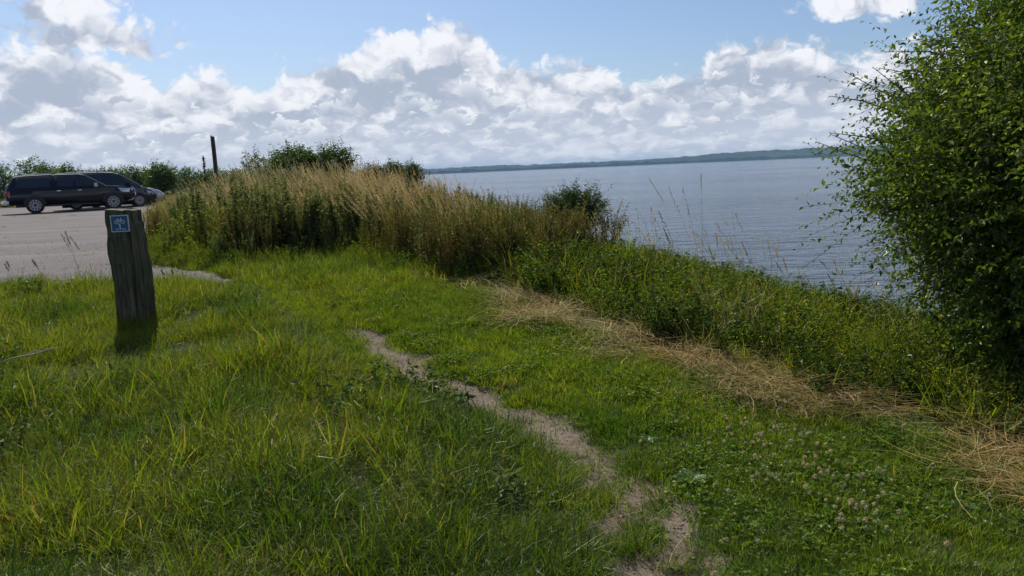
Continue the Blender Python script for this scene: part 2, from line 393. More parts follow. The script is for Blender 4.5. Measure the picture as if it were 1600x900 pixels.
# ------------------------------------------------------------------ water and far shore
WZ = -6.0
m, nt, o = new_mat('sea_water'); p = nt.nodes.new('ShaderNodeBsdfPrincipled'); nt.links.new(p.outputs[0], o.inputs[0])
p.inputs['Base Color'].default_value = (.035, .05, .06, 1); p.inputs['Roughness'].default_value = .12; p.inputs['IOR'].default_value = 1.33
t = nt.nodes.new('ShaderNodeTexCoord'); ob = t.outputs['Object']
mp_ = nt.nodes.new('ShaderNodeMapping'); nt.links.new(ob, mp_.inputs[0]); mp_.inputs['Rotation'].default_value = (0, 0, R(12)); mp_.inputs['Scale'].default_value = (.45, 1.0, 1)
wv = mp_.outputs[0]
hgt = noise(nt, wv, .35, 3, .5) * 1.0 + noise(nt, wv, 1.4, 3, .55) * .42 + noise(nt, wv, 6, 2, .5) * .07
patch = noise(nt, wv, .012, 4, .6)
b = nt.nodes.new('ShaderNodeBump'); b.inputs['Distance'].default_value = .85
put(nt, sstep(patch, .35, .65) * .5 + .45, b.inputs['Strength'])
put(nt, hgt, b.inputs['Height']); nt.links.new(b.outputs[0], p.inputs['Normal'])
gw = Geo(); gw.add([(-9000, -300, 0), (14000, -300, 0), (14000, 9000, 0), (-9000, 9000, 0)], np.array([[0, 1, 2, 3]]))
wo = gw.obj('water', m); wo.location = (0, 0, WZ); tag(wo, kind='structure')

DIST = 3500.0
shoreline = lambda x: DIST + 140 * np.sin(x / 900.0) + 60 * np.sin(x / 330.0 + 1)
ax = np.arange(-3000, 4200, 9.0); dd = np.concatenate([np.arange(0, 60, 6.0), np.arange(60, 420, 15.0), [460, 700, 1200]])
A, Dd = np.meshgrid(ax, dd)
hillh = 10 + 22 * smooth(450, 1300, A) + 7 * (fbm(A, Dd, .0016, 3) - .5) * 2
hillh = hillh * smooth(0, 260, Dd) * (1 - .6 * smooth(400, 1200, Dd))
treeh = smooth(3, 12, Dd) * (4 + 17 * fbm(A, Dd, .02, 4) + 7 * (fbm(A, Dd, .09, 2) - .5))
gap = smooth(.66, .72, fbm(A + 77, Dd * .3, .004, 3)); treeh = treeh * (1 - .9 * gap * smooth(400, 200, A))
Zf = WZ + .6 + hillh + treeh
vv = np.stack([A.ravel(), (shoreline(A) + Dd).ravel(), Zf.ravel()], 1)
nx, ny = len(ax), len(dd); i = (np.arange(ny - 1)[:, None] * nx + np.arange(nx - 1)[None]).ravel()
m, nt, o = new_mat('far_wood'); p = nt.nodes.new('ShaderNodeBsdfPrincipled'); nt.links.new(p.outputs[0], o.inputs[0]); p.inputs['Roughness'].default_value = .9; p.inputs['Specular IOR Level'].default_value = .1
t = nt.nodes.new('ShaderNodeTexCoord'); n1 = noise(nt, t.outputs['Object'], .03, 5, .7); n2 = noise(nt, t.outputs['Object'], .004, 4, .6)
nt.links.new(mixc(nt, sstep(n2, .5, .62), mixc(nt, sstep(n1, .35, .65), (.006, .016, .009), (.020, .042, .016)), (.03, .05, .022)), p.inputs['Base Color'])
tag(Geo().add(vv, np.stack([i, i + 1, i + 1 + nx, i + nx], 1)).obj('far_woodland', m), 'hazy dark green wood along the far shore of the water', 'woodland', kind='stuff')
vv = np.array([[x, shoreline(x) + d, z] for x in ax[::4] for d, z in ((-14, WZ - .6), (5, WZ + 1.2), (1500, WZ + 1.3))]); k = np.arange(len(ax[::4]) - 1) * 3
m2 = principled('shore_sand', (.22, .19, .15), .9, vary=.2, vscale=.05)
tag(Geo().add(vv, [np.stack([k, k + 3, k + 4, k + 1], 1), np.stack([k + 1, k + 4, k + 5, k + 2], 1)]).obj('far_shore', m2), kind='structure')

# ------------------------------------------------------------------ haze
hx0, hx1, hy0, hy1, hz0, hz1 = -9200, 14200, -400, 9200, -9.0, 50.0
hv = [(x, y, z) for z in (hz0, hz1) for y in (hy0, hy1) for x in (hx0, hx1)]
hg = Geo().add(hv, np.array([[0, 2, 3, 1], [4, 5, 7, 6], [0, 1, 5, 4], [2, 6, 7, 3], [0, 4, 6, 2], [1, 3, 7, 5]]))
m, nt, o = new_mat('air'); pv = nt.nodes.new('ShaderNodeVolumePrincipled'); pv.inputs['Density'].default_value = .00011; pv.inputs['Color'].default_value = (.45, .72, 1, 1)
nt.links.new(pv.outputs[0], o.inputs['Volume'])
tag(hg.obj('haze', m), 'thin pale haze over water and land', 'haze', kind='stuff')

# ------------------------------------------------------------------ vegetation building blocks
def jit(c, n, s=.18, hs=.08):
    c = np.asarray(c, float); b = 1 + (rng.random((n, 1)) - .5) * 2 * s; h = 1 + (rng.random((n, 3)) - .5) * 2 * hs; return c[None] * b * h
def pick(pal, n, wts=None):
    pal = np.asarray(pal, float); k = rng.choice(len(pal), n, p=wts); return pal[k] * (1 + (rng.random((n, 1)) - .5) * .4) * (1 + (rng.random((n, 3)) - .5) * .16)
def ribbons(g, root, az, length, th0, curve, width, col, nseg=3, tip=.08, lean=None, bend=0.0):
    """tapered blades: root (n,3), azimuth, angle from vertical at the root, extra angle at the tip"""
    n = len(root); az = np.broadcast_to(az, n); length = np.broadcast_to(length, n).astype(float); th0 = np.broadcast_to(th0, n); curve = np.broadcast_to(curve, n); width = np.broadcast_to(width, n)
    p = np.array(root, float); ca, sa = np.cos(az), np.sin(az); tw = rng.random(n) * 1.2 - .6
    side = np.stack([-np.sin(az + tw), np.cos(az + tw), 0 * az], 1); V = []
    for k in range(nseg + 1):
        t = k / nseg; wd = width * (1 - (1 - tip) * t ** 1.6) * .5
        V += [p - side * wd[:, None], p + side * wd[:, None]]
        th = th0 + curve * ((k + .5) / nseg); st = length / nseg; ca, sa = np.cos(az + bend * (k + .5) / nseg), np.sin(az + bend * (k + .5) / nseg)
        p = p + np.stack([np.sin(th) * ca * st, np.sin(th) * sa * st, np.cos(th) * st], 1)
        if lean is not None: p = p + np.asarray(lean)[None] * (st * (t + .3))[:, None]
    V = np.stack(V, 1).reshape(-1, 3); m_ = 2 * (nseg + 1); b = (np.arange(n) * m_)[:, None]; F_ = []
    for k in range(nseg): F_.append(np.concatenate([b + 2 * k, b + 2 * k + 1, b + 2 * k + 3, b + 2 * k + 2], 1))
    g.add(V, np.concatenate(F_), np.repeat(col, m_, 0)); return p
def unit(a): return a / np.maximum(np.linalg.norm(a, axis=1, keepdims=True), 1e-9)
def leaves(g, P, Dr, L, Wd, col, fold=.25, simple=False):
    n = len(P); Dr = unit(Dr); rv = rng.normal(size=(n, 3)); rv[:, 2] += .9
    S = unit(np.cross(Dr, rv)); U = np.cross(S, Dr); L = np.broadcast_to(L, n)[:, None]; Wd = np.broadcast_to(Wd, n)[:, None]
    mid = P + Dr * L * .45
    if simple:
        V = np.stack([P, mid + S * Wd * .5, P + Dr * L, mid - S * Wd * .5], 1).reshape(-1, 3); b = (np.arange(n) * 4)[:, None]
        g.add(V, np.concatenate([b, b + 1, b + 2, b + 3], 1), np.repeat(col, 4, 0)); return
    V = np.stack([P, mid + S * Wd * .5 + U * Wd * fold, P + Dr * L - U * L * .12, mid - S * Wd * .5 + U * Wd * fold], 1).reshape(-1, 3)
    b = (np.arange(n) * 4)[:, None]
    g.add(V, np.concatenate([np.concatenate([b, b + 1, b + 2], 1), np.concatenate([b, b + 2, b + 3], 1)]), np.repeat(col, 4, 0))
def tube(g, pts, rad, col=(1, 1, 1), k=6):
    pts = np.asarray(pts, float); n = len(pts); rad = np.broadcast_to(rad, n); V = []
    d = np.gradient(pts, axis=0); d = unit(d); up = np.array([0.31, .17, .94])
    a = unit(np.cross(d, np.tile(up, (n, 1)))); b = np.cross(d, a)
    an = np.arange(k) / k * 2 * math.pi
    V = pts[:, None] + (a[:, None] * np.cos(an)[None, :, None] + b[:, None] * np.sin(an)[None, :, None]) * rad[:, None, None]
    i = np.arange(n - 1)[:, None] * k; j = np.arange(k)[None]; jn = (j + 1) % k
    q = np.stack([i + j, i + jn, i + k + jn, i + k + j], -1).reshape(-1, 4)
    base = V.reshape(-1, 3); g.add(np.concatenate([base, pts[:1], pts[-1:]]), [q, np.array([[jj, (jj + 1) % k, n * k] for jj in range(k)])[:, ::-1], np.array([[(n - 1) * k + jj, (n - 1) * k + (jj + 1) % k, n * k + 1] for jj in range(k)])], col)

def hidden_variants(name, geos, mat):
    c = bpy.data.collections.new(name)
    for i, g in enumerate(geos):
        me = g.mesh('%s_%02d' % (name, i)); me.materials.append(mat); c.objects.link(bpy.data.objects.new('%s_%02d' % (name, i), me))
    return c, len(geos)
def scatter(name, coll, pts, rot, scl, tint, mat, label, cat):
    c, nv = coll; n = len(pts); me = bpy.data.meshes.new(name); me.vertices.add(n); me.vertices.foreach_set('co', np.asarray(pts, np.float32).ravel())
    def att(nm, ty, key, arr):
        a = me.attributes.new(nm, ty, 'POINT'); a.data.foreach_set(key, arr)
    att('rot', 'FLOAT_VECTOR', 'vector', np.asarray(rot, np.float32).ravel()); att('scl', 'FLOAT', 'value', np.asarray(scl, np.float32))
    att('tint', 'FLOAT', 'value', np.asarray(tint, np.float32)); att('idx', 'INT', 'value', rng.integers(0, nv, n).astype(np.int32))
    me.materials.append(mat)
    o = link(name, me); ng = bpy.data.node_groups.new(name, 'GeometryNodeTree')
    ng.interface.new_socket('Geometry', in_out='INPUT', socket_type='NodeSocketGeometry'); ng.interface.new_socket('Geometry', in_out='OUTPUT', socket_type='NodeSocketGeometry')
    gi = ng.nodes.new('NodeGroupInput'); go = ng.nodes.new('NodeGroupOutput'); ci = ng.nodes.new('GeometryNodeCollectionInfo'); ip = ng.nodes.new('GeometryNodeInstanceOnPoints')
    ci.inputs['Collection'].default_value = c; ci.inputs['Separate Children'].default_value = True; ci.inputs['Reset Children'].default_value = True
    ip.inputs['Pick Instance'].default_value = True
    def na(nm, ty):
        q = ng.nodes.new('GeometryNodeInputNamedAttribute'); q.data_type = ty; q.inputs['Name'].default_value = nm; return [s for s in q.outputs if s.enabled][0]
    L = ng.links.new
    L(gi.outputs[0], ip.inputs['Points']); L(ci.outputs[0], ip.inputs['Instance']); L(na('idx', 'INT'), ip.inputs['Instance Index'])
    L(na('rot', 'FLOAT_VECTOR'), ip.inputs['Rotation']); L(na('scl', 'FLOAT'), ip.inputs['Scale']); L(ip.outputs[0], go.inputs[0])
    md = o.modifiers.new('scatter', 'NODES'); md.node_group = ng
    return tag(o, label, cat, kind='stuff')
def sample(n, x0, x1, y0, y1, dens):
    """rejection sampling, dens(x,y) in 0..1"""
    x = rng.uniform(x0, x1, n); y = rng.uniform(y0, y1, n); k = rng.random(n) < dens(x, y); x, y = x[k], y[k]
    return x, y
def inview(x, y, m=1.12): return np.abs(x) < (np.maximum(y, .5) * .66 + .5) * m
def P3(x, y, dz=0.0): return np.stack([x, y, ground_z(x, y) + dz], 1)
def rots(n, tilt=.12, lean=(0, 0)):
    return np.stack([rng.normal(0, tilt, n) + lean[0], rng.normal(0, tilt, n) + lean[1], rng.uniform(0, 2 * math.pi, n)], 1)

# ---- grass variants
GREEN = [(.088, .140, .013), (.115, .168, .017), (.058, .105, .012), (.15, .185, .024), (.17, .14, .06), (.28, .23, .14)]
LAWN = [(.095, .165, .018), (.120, .190, .022), (.070, .125, .018), (.15, .175, .03), (.26, .22, .12)]
def tuft(nb, rad, hmin, hmax, wd, pal, wts, nseg, th=(.05, .5), cv=(.2, 1.5), g=None):
    g = g or Geo(); r = rad * np.sqrt(rng.random(nb)); a = rng.uniform(0, 6.283, nb); root = np.stack([r * np.cos(a), r * np.sin(a), np.full(nb, -.012)], 1)
    az = a + rng.normal(0, .9, nb); ribbons(g, root, az, rng.uniform(hmin, hmax, nb), rng.uniform(*th, nb), rng.uniform(*cv, nb), wd * rng.uniform(.55, 1.4, nb), pick(pal, nb, wts), nseg, bend=rng.normal(0, .6, nb)); return g
meadow = hidden_variants('meadow_tuft', [tuft(9, .13, .04, .14, .005, [(.20, .16, .09), (.14, .12, .06), (.28, .23, .14)], [.4, .4, .2], 2, (.5, 1.5), (0, .6), tuft(n_, .13, h0_, h1_, w_, GREEN, [.28, .25, .22, .12, .08, .05], 4, (.05, .7), (.1, 2.0))) for n_, h0_, h1_, w_ in [(46, .12, .30, .0052), (40, .12, .34, .0060), (52, .10, .26, .0045), (30, .14, .40, .0078), (46, .10, .30, .0050), (40, .10, .28, .0060), (24, .16, .42, .0090), (50, .10, .26, .0048), (44, .12, .32, .0054), (36, .10, .34, .0066)]], M_GRASS)
mid = hidden_variants('verge_tuft', [tuft(42, .08, .08, .20, .0048, GREEN, [.3, .28, .2, .12, .06, .04], 3) for _ in range(6)], M_GRASS)
lawn = hidden_variants('lawn_tuft', [tuft(60, .075, .025, .085, .0040, LAWN, [.3, .28, .22, .12, .08], 2, (.1, .9), (.1, 1.2)) for _ in range(8)], M_GRASS)

def zone_left(x, y): return smooth(.05, .35, PX(y) - x)
def not_lot(x, y, m=0.0): return (lot_sd(x, y) + (fbm(x, y, 2.5, 4) - .5) * .35 < -m).astype(float)
def before_hay(x, y): return smooth(.1, -.15, x - hayx(y))
STAND = [(-4.95, 11.1), (-4.3, 10.9), (-3.3, 10.7), (-2.2, 10.8), (-1.5, 10.2), (-0.9, 9.3), (-0.45, 8.6), (0.1, 8.6), (0.9, 9.6), (0.4, 14), (-1.0, 19), (-2.8, 28), (-6, 40), (-15.5, 40), (-11.2, 28), (-7.1, 17.3), (-5.9, 14.0)]
STc = np.array(STAND + [STAND[0]], float)
def stand_sd(x, y): d = seg_dist(x, y, STc); return np.where(in_poly(x, y, STAND), d, -d) + (fbm(x + 17, y + 29, 1.0, 3) - .5) * 1.1

def d_meadow(x, y):
    return zone_left(x, y) * inview(x, y) * not_lot(x, y, .05) * (stand_sd(x, y) < .3) * (.22 + .78 * smooth(.36, .58, fbm(x + 90, y, 2.0, 3))) * before_hay(x, y) * (1 - path_mask(x, y))
x, y = sample(34000, -8, 1.2, 2.2, 11.5, d_meadow)
hs = 0.40 + .38 * smooth(.1, 1.0, PX(y) - x) + .40 * (fbm(x, y, 1.7, 3) - .5) * 2
hs = hs * (1 - .3 * smooth(.9, .3, np.hypot(x + 3.3, (y - 6.7) * .6))) * (1 - .5 * smooth(.7, .2, seg_dist(x, y, PATH)) * smooth(4.5, 5.5, y))
hs *= np.interp(y, [2.5, 6, 8.5, 10.5], [.95, 1.05, .8, .75])
tn = np.clip((fbm(x + 40, y, 1.2, 4) - .5) * 3.4 + .58 + rng.normal(0, .14, len(x)) + .15 * smooth(6, 9, y), 0, 1)
scatter('meadow_grass', meadow, P3(x, y), rots(len(x), .16), np.clip(hs, .3, 1.3) * rng.uniform(.75, 1.2, len(x)), tn, M_GRASS, 'long green meadow grass to the left of the path', 'grass')

def d_lawn(x, y): return (PX(y) - x < .45) * before_hay(x, y) * inview(x, y) * not_lot(x, y) * (1 - .97 * path_mask(x, y)) * (1 - .6 * hay_mask(x, y)) * (.35 + .65 * smooth(.3, .5, fbm(x + 5, y, 2.8, 3)))
x, y = sample(60000, -4.5, 4.5, 2.2, 10.5, d_lawn)
tn = np.clip((fbm(x + 10, y + 4, 1.3, 4) - .5) * 2.6 + .68 + rng.normal(0, .12, len(x)), 0, 1)
near_path = smooth(.6, .2, seg_dist(x, y, PATH))
scatter('short_grass', lawn, P3(x, y), rots(len(x), .14), (.75 + .7 * fbm(x, y, 1.8, 3) - .25 * near_path) * rng.uniform(.75, 1.25, len(x)), tn, M_GRASS, 'short green grass between the path and the bank', 'grass')

def d_mid(x, y): return (PX(y) - x < .3) * before_hay(x, y) * inview(x, y) * not_lot(x, y) * (1 - path_mask(x, y)) * (smooth(6.3, 7.5, y) * .8 + .55 * smooth(.42, .25, seg_dist(x, y, PATH)) * (fbm(x + 6, y + 6, 4, 2) > .5) + .10 * (fbm(x, y, 2, 3) > .56) + .5 * smooth(.35, .1, np.abs(x - hayx(y) + .3)) * (fbm(x, y, 3, 2) > .5))
x, y = sample(16000, -4.5, 4.5, 2.4, 11.5, d_mid)
tn = np.clip((fbm(x + 10, y + 4, 1.3, 4) - .5) * 2 + .55 + rng.normal(0, .14, len(x)), 0, 1)
scatter('verge_grass', mid, P3(x, y), rots(len(x), .15), .65 * rng.uniform(.7, 1.3, len(x)) * (1 + .7 * smooth(7.3, 9.5, y)), tn, M_GRASS, 'knee high fresh grass where the path fades before the tall stand', 'grass')
roughv = hidden_variants('rough_tuft', [tuft(30, .13, .25, .5, .009, [(.30, .26, .14), (.38, .32, .19), (.16, .18, .05), (.12, .15, .03)], [.3, .25, .25, .2], 3) for _ in range(5)], M_DRY)
# rough grass round the car park and behind it
def d_rough(x, y): return inview(x, y) * (lot_sd(x, y) < .1) * (y > 25)
x, y = sample(30000, -45, 1, 11, 66, lambda x, y: d_rough(x, y) * (coast(y) - x > 0))
scatter('rough_grass', roughv, P3(x, y), rots(len(x), .2), rng.uniform(.8, 1.4, len(x)), np.clip(rng.normal(.8, .2, len(x)), 0, 1), M_DRY, 'rough sun bleached grass round the far side of the car park', 'grass')

# ---- tall dry grass stand
TAN = [(.42, .34, .20), (.50, .41, .26), (.34, .26, .15), (.30, .20, .11)]
def stalks(n, rad, h0, h1, green=8, head=True):
    g = Geo(); r = rad * np.sqrt(rng.random(n)); a = rng.uniform(0, 6.283, n); root = np.stack([r * np.cos(a), r * np.sin(a), 0 * r - .02], 1)
    for i in range(n):
        hgt = rng.uniform(h0, h1); az_ = rng.normal(0, .5) + math.pi; th0 = rng.uniform(.02, .16); cvv = rng.uniform(.15, .65); c = pick(TAN, 1)
        st = ribbons(g, root[i:i + 1], az_, hgt, th0, cvv, .0034, (pick([(.17, .20, .06), (.12, .16, .045)], 1) if rng.random() < .65 else c * .95), 4, .5)
        if head:
            m_ = 16; t = np.linspace(0, 1, m_); L = .20 * rng.uniform(.7, 1.2); th = th0 + cvv * 1.05
            dv = np.array([math.sin(th) * math.cos(az_), math.sin(th) * math.sin(az_), math.cos(th)])
            Pp = st - dv[None] * (L * (1 - t))[:, None]; Dv = dv[None] * 1.0 + rng.normal(0, .33, (m_, 3))
            leaves(g, Pp, Dv, .038 * rng.uniform(.7, 1.4, m_), .009, np.repeat(c, m_, 0) * rng.uniform(.95, 1.6, (m_, 1)), simple=True)
    if green: tuft(green, rad, .25, h0 * .75, .008, GREEN, [.2, .2, .2, .15, .15, .10], 4, (.03, .35), (.1, 1.2), g)
    return g
tall = hidden_variants('tall_grass_clump', [stalks(13, .13, .75, 1.45, 14) for _ in range(9)], M_DRY)
def d_tall(x, y):
    s = stand_sd(x, y); return (s > .35 + .8 * smooth(-1.8, -2.8, x * 11 / y) * fbm(x * 2, y, 1.2, 2)) * inview(x, y, 1.05) * (.25 + .75 * smooth(.35, .6, fbm(x, y, 1.0, 3))) * np.where(y < 16, 1, .5) * (coast(y) - x > -.3) * (1 - .85 * smooth(-1.6, .6, x * 11 / y))
x, y = sample(9000, -14, 1.0, 9, 27, d_tall)
sc_ = rng.uniform(.78, 1.05, len(x)) * (.70 + .16 * smooth(-3.8, -2.6, x * 11 / y) * smooth(.0, -1.2, x * 11 / y) + .40 * (fbm(x, y, .8, 2) - .5)) * np.interp(x * 11 / y, [-3, -1.6, 0.0, 1.0], [1, .86, .62, .5])
scatter('tall_dry_grass', tall, P3(x, y), np.stack([rng.normal(0, .06, len(x)), rng.normal(-.04, .06, len(x)), rng.normal(0, .35, len(x))], 1), sc_, np.clip(.35 + (fbm(x, y, .6, 3) - .5) * 1.6 + rng.normal(0, .15, len(x)), 0, 1), M_DRY, 'tall straw coloured seeding grass bent over by the wind', 'grass')

# ---- leafy upright weeds (mugwort like)
def weed(ns, rad, h0, h1, pal, ll=.066, dens=75, seedy=True):
    g = Geo()
    for i in range(ns):
        a = rng.uniform(0, 6.283); r = rad * math.sqrt(rng.random()); h = rng.uniform(h0, h1); az_ = rng.uniform(0, 6.283); lean = rng.uniform(.02, .14)
        t = np.linspace(0, 1, 5); px_ = r * math.cos(a) + np.cos(az_) * lean * h * t ** 2 - .07 * h * t ** 2; py_ = r * math.sin(a) + np.sin(az_) * lean * h * t ** 2; pts = np.stack([px_, py_, h * t - .02], 1)
        tube(g, pts, np.linspace(.005, .0018, 5), (.12, .09, .05), 3)
        m_ = int(dens * h); tt = np.sort(rng.uniform(.08, 1, m_)); Pp = np.stack([np.interp(tt, t, pts[:, k]) for k in range(3)], 1); aa = rng.uniform(0, 6.283, m_)
        c = pick(pal, m_)
        for lobe in (-.6, 0, .6):
            Dv = np.stack([np.cos(aa + lobe), np.sin(aa + lobe), rng.uniform(-.1, .8, m_)], 1)
            leaves(g, Pp, Dv, ll * (1.3 - .75 * tt) * rng.uniform(.7, 1.3, m_), ll * .28 * (1.2 - .4 * tt), c, simple=True)
        if seedy:
            k = 26; tt = rng.uniform(.72, 1.03, k); Pp = np.stack([np.interp(tt, t, pts[:, kk]) for kk in range(3)], 1); Pp[:, 2] += .02 * rng.random(k)
            leaves(g, Pp + rng.normal(0, .012, (k, 3)), np.stack([rng.normal(0, .5, k), rng.normal(0, .5, k), np.ones(k)], 1), .022, .008, pick([(.10, .11, .06), (.16, .14, .08)], k), simple=True)
    return g
MUG = [(.105, .135, .065), (.135, .165, .09), (.165, .19, .11), (.070, .095, .045)]
mug = hidden_variants('weed_clump', [weed(6, .16, .75, 1.2, MUG) for _ in range(5)], M_FORB)
def d_mug(x, y): s = stand_sd(x, y); return (s > -.25) * inview(x, y, 1.05) * (.14 + .86 * smooth(1.7, .6, s) * smooth(.40, .55, fbm(x + 31, y + 7, 1.2, 3))) * np.where(x * 11 / y < -4.2, 1, .8) * (y < 20)
x, y = sample(8500, -13, 1.0, 8.4, 20, d_mug)
scatter('mugwort', mug, P3(x, y), rots(len(x), .07), rng.uniform(.45, 1.0, len(x)) * (.8 + .4 * fbm(x + 5, y, .9, 2)) * np.interp(x * 11 / y, [-5, -4.3, -1.2, .2], [.6, 1, .85, .6]) * (.45 + .55 * smooth(-.2, .5, stand_sd(x, y))), np.clip(rng.normal(.4, .2, len(x)), 0, 1), M_FORB, 'dusty green leafy weeds standing in front of the tall dry grass', 'weeds')
RUST = [(.16, .10, .05), (.22, .15, .08), (.12, .10, .045), (.10, .12, .04)]
rust = hidden_variants('brown_weed', [weed(7, .16, .45, .8, RUST, .035, 60) for _ in range(4)], M_FORB)
x, y = sample(2600, -8, 1.0, 8.4, 14, lambda x, y: (stand_sd(x, y) > -.15) * (stand_sd(x, y) < 1.3) * inview(x, y) * smooth(.45, .6, fbm(x + 3, y + 17, 1.2, 3)))
scatter('brown_weeds', rust, P3(x, y), rots(len(x), .12), rng.uniform(.6, 1.05, len(x)), np.clip(rng.normal(.5, .2, len(x)), 0, 1), M_FORB, 'rusty brown withered weeds low in the tall stand', 'weeds')

# ---- leafy bank between the mown verge and the drop to the sea
def forb(ns, rad, h0, h1, pal, ll, per, g=None, fold=.25):
    g = g or Geo()
    for i in range(ns):
        a = rng.uniform(0, 6.283); r = rad * math.sqrt(rng.random()); h = rng.uniform(h0, h1); az_ = rng.uniform(0, 6.283); lean = rng.uniform(.1, .6)
        t = np.linspace(0, 1, 4); pts = np.stack([r * math.cos(a) + math.cos(az_) * lean * h * t ** 1.5, r * math.sin(a) + math.sin(az_) * lean * h * t ** 1.5, h * t - .02], 1)
        tube(g, pts, np.linspace(.0035, .0012, 4), (.07, .09, .035), 3)
        tt = rng.uniform(.15, 1, per); Pp = np.stack([np.interp(tt, t, pts[:, k]) for k in range(3)], 1); aa = rng.uniform(0, 6.283, per)
        Dv = np.stack([np.cos(aa), np.sin(aa), rng.uniform(-.35, .7, per)], 1); l_ = ll * rng.uniform(.55, 1.25, per)
        leaves(g, Pp, Dv, l_, l_ * .55, pick(pal, per), fold)
    return g
LEAFY = [(.105, .170, .020), (.135, .20, .026), (.075, .130, .020), (.165, .20, .035)]
DARKL = [(.055, .090, .022), (.075, .115, .026), (.042, .070, .020)]
bankv = hidden_variants('bank_plant', [tuft(30, .16, .16, .5, .006, GREEN, [.2, .25, .15, .2, .12, .08], 4, g=forb(10, .17, .12, .46, LEAFY, .034, 20)) for _ in range(8)], M_FORB)
dark = hidden_variants('bramble_plant', [forb(14, .2, .12, .5, DARKL, .052, 18) for _ in range(5)], M_FORB)
def bank_in(x, y): return (x > hayx(y) + .1 + .22 * smooth(5.5, 7, y)) * (x < coast(y) + 1.3) * (y < 22) * (y > 1.5) * inview(x, y, 1.1)
def d_bank(x, y): return bank_in(x, y) * (stand_sd(x, y) < .5) * (1 - .5 * hay_mask(x, y)) * (.5 + .5 * fbm(x, y, 1.2, 3))
x, y = sample(11000, -3, 6, 2, 20, d_bank)
s_ = x - hayx(y); bh = (.46 + .40 * smooth(0, .7, s_)) * np.interp(y, [5, 7, 9.5], [.86, .88, .88]) * (.65 + .75 * fbm(x + 21, y + 3, 1.6, 3)) * (1 - .35 * smooth(-.8, .6, x - coast(y)))
scatter('bank_plants', bankv, P3(x, y), rots(len(x), .15), bh * rng.uniform(.7, 1.25, len(x)), np.clip((fbm(x + 2, y + 9, .9, 3) - .5) * 2 + .55 + rng.normal(0, .15, len(x)), 0, 1), M_FORB, 'dense green leafy plants covering the bank above the water', 'undergrowth')
x, y = sample(4200, -3, 6, 2, 20, lambda x, y: bank_in(x, y) * smooth(.49, .56, fbm(x + 50, y + 2, .9, 3)))
scatter('brambles', dark, P3(x, y), rots(len(x), .15), rng.uniform(.5, .95, len(x)) * (1 - .3 * smooth(-.8, .3, x - coast(y))), np.clip(rng.normal(.35, .2, len(x)), 0, 1), M_FORB, 'dark leafy brambles growing in patches on the bank', 'undergrowth')
# dry stems poking from the bank, thin ones along the crest against the water
thin = hidden_variants('thin_stalk_clump', [stalks(3, .1, .5, .95, 0) for _ in range(5)], M_DRY)
x, y = sample(1500, -3, 5, 3, 20, lambda x, y: (x > hayx(y) + .5) * (x < coast(y) + .7) * inview(x, y) * (.25 + .75 * (np.abs(x - coast(y)) < .7)) * smooth(.4, .65, fbm(x + 9, y + 3, 1.0, 3)))
scatter('crest_stalks', thin, P3(x, y), np.stack([rng.normal(0, .1, len(x)), rng.normal(-.05, .1, len(x)), rng.normal(0, .5, len(x))], 1), rng.uniform(.45, .95, len(x)), np.clip(rng.normal(.35, .2, len(x)), 0, 1), M_DRY, 'thin dry seeding stalks along the crest of the bank', 'grass')

x, y = sample(10000, -8, 1.2, 8.2, 16, lambda x, y: (stand_sd(x, y) > -.45) * (stand_sd(x, y) < 1.3) * inview(x, y) * (.3 + .7 * smooth(.4, .6, fbm(x + 33, y + 1, 1.3, 3))) * not_lot(x, y, -.1))
scatter('stand_skirt', bankv, P3(x, y), rots(len(x), .16), (.55 + 1.0 * smooth(-.5, 1.0, stand_sd(x, y)) * fbm(x + 8, y, 1.1, 2) * 1.5) * rng.uniform(.7, 1.25, len(x)) * np.interp(x * 11 / y, [-4.5, -2.5, -1.2, .3], [1.0, 1.0, .95, .6]), np.clip((fbm(x + 2, y + 19, .9, 3) - .5) * 2.4 + .5 + rng.normal(0, .18, len(x)), 0, 1), M_FORB, 'green leafy weeds and grass crowding the foot of the tall stand', 'undergrowth')
x, y = sample(5200, -3, 6, 2, 20, lambda x, y: bank_in(x, y) * (stand_sd(x, y) < .8) * (.08 + .92 * smooth(.46, .62, fbm(x + 61, y + 14, 1.3, 3))))
scatter('bank_grass', meadow, P3(x, y), rots(len(x), .22), rng.uniform(.9, 1.7, len(x)) * (1 - .35 * smooth(-.8, .3, x - coast(y))), np.clip(rng.normal(.8, .2, len(x)), 0, 1), M_GRASS, 'loose light green grass leaning out of the bank', 'grass')
x, y = sample(1600, -3, 6, 3, 20, lambda x, y: bank_in(x, y) * smooth(.50, .64, fbm(x + 81, y + 44, 1.1, 3)))
scatter('bank_dry_grass', roughv, P3(x, y), rots(len(x), .35), rng.uniform(.6, 1.15, len(x)), np.clip(rng.normal(.45, .2, len(x)), 0, 1), M_DRY, 'withered straw coloured grass caught among the bank plants', 'grass')
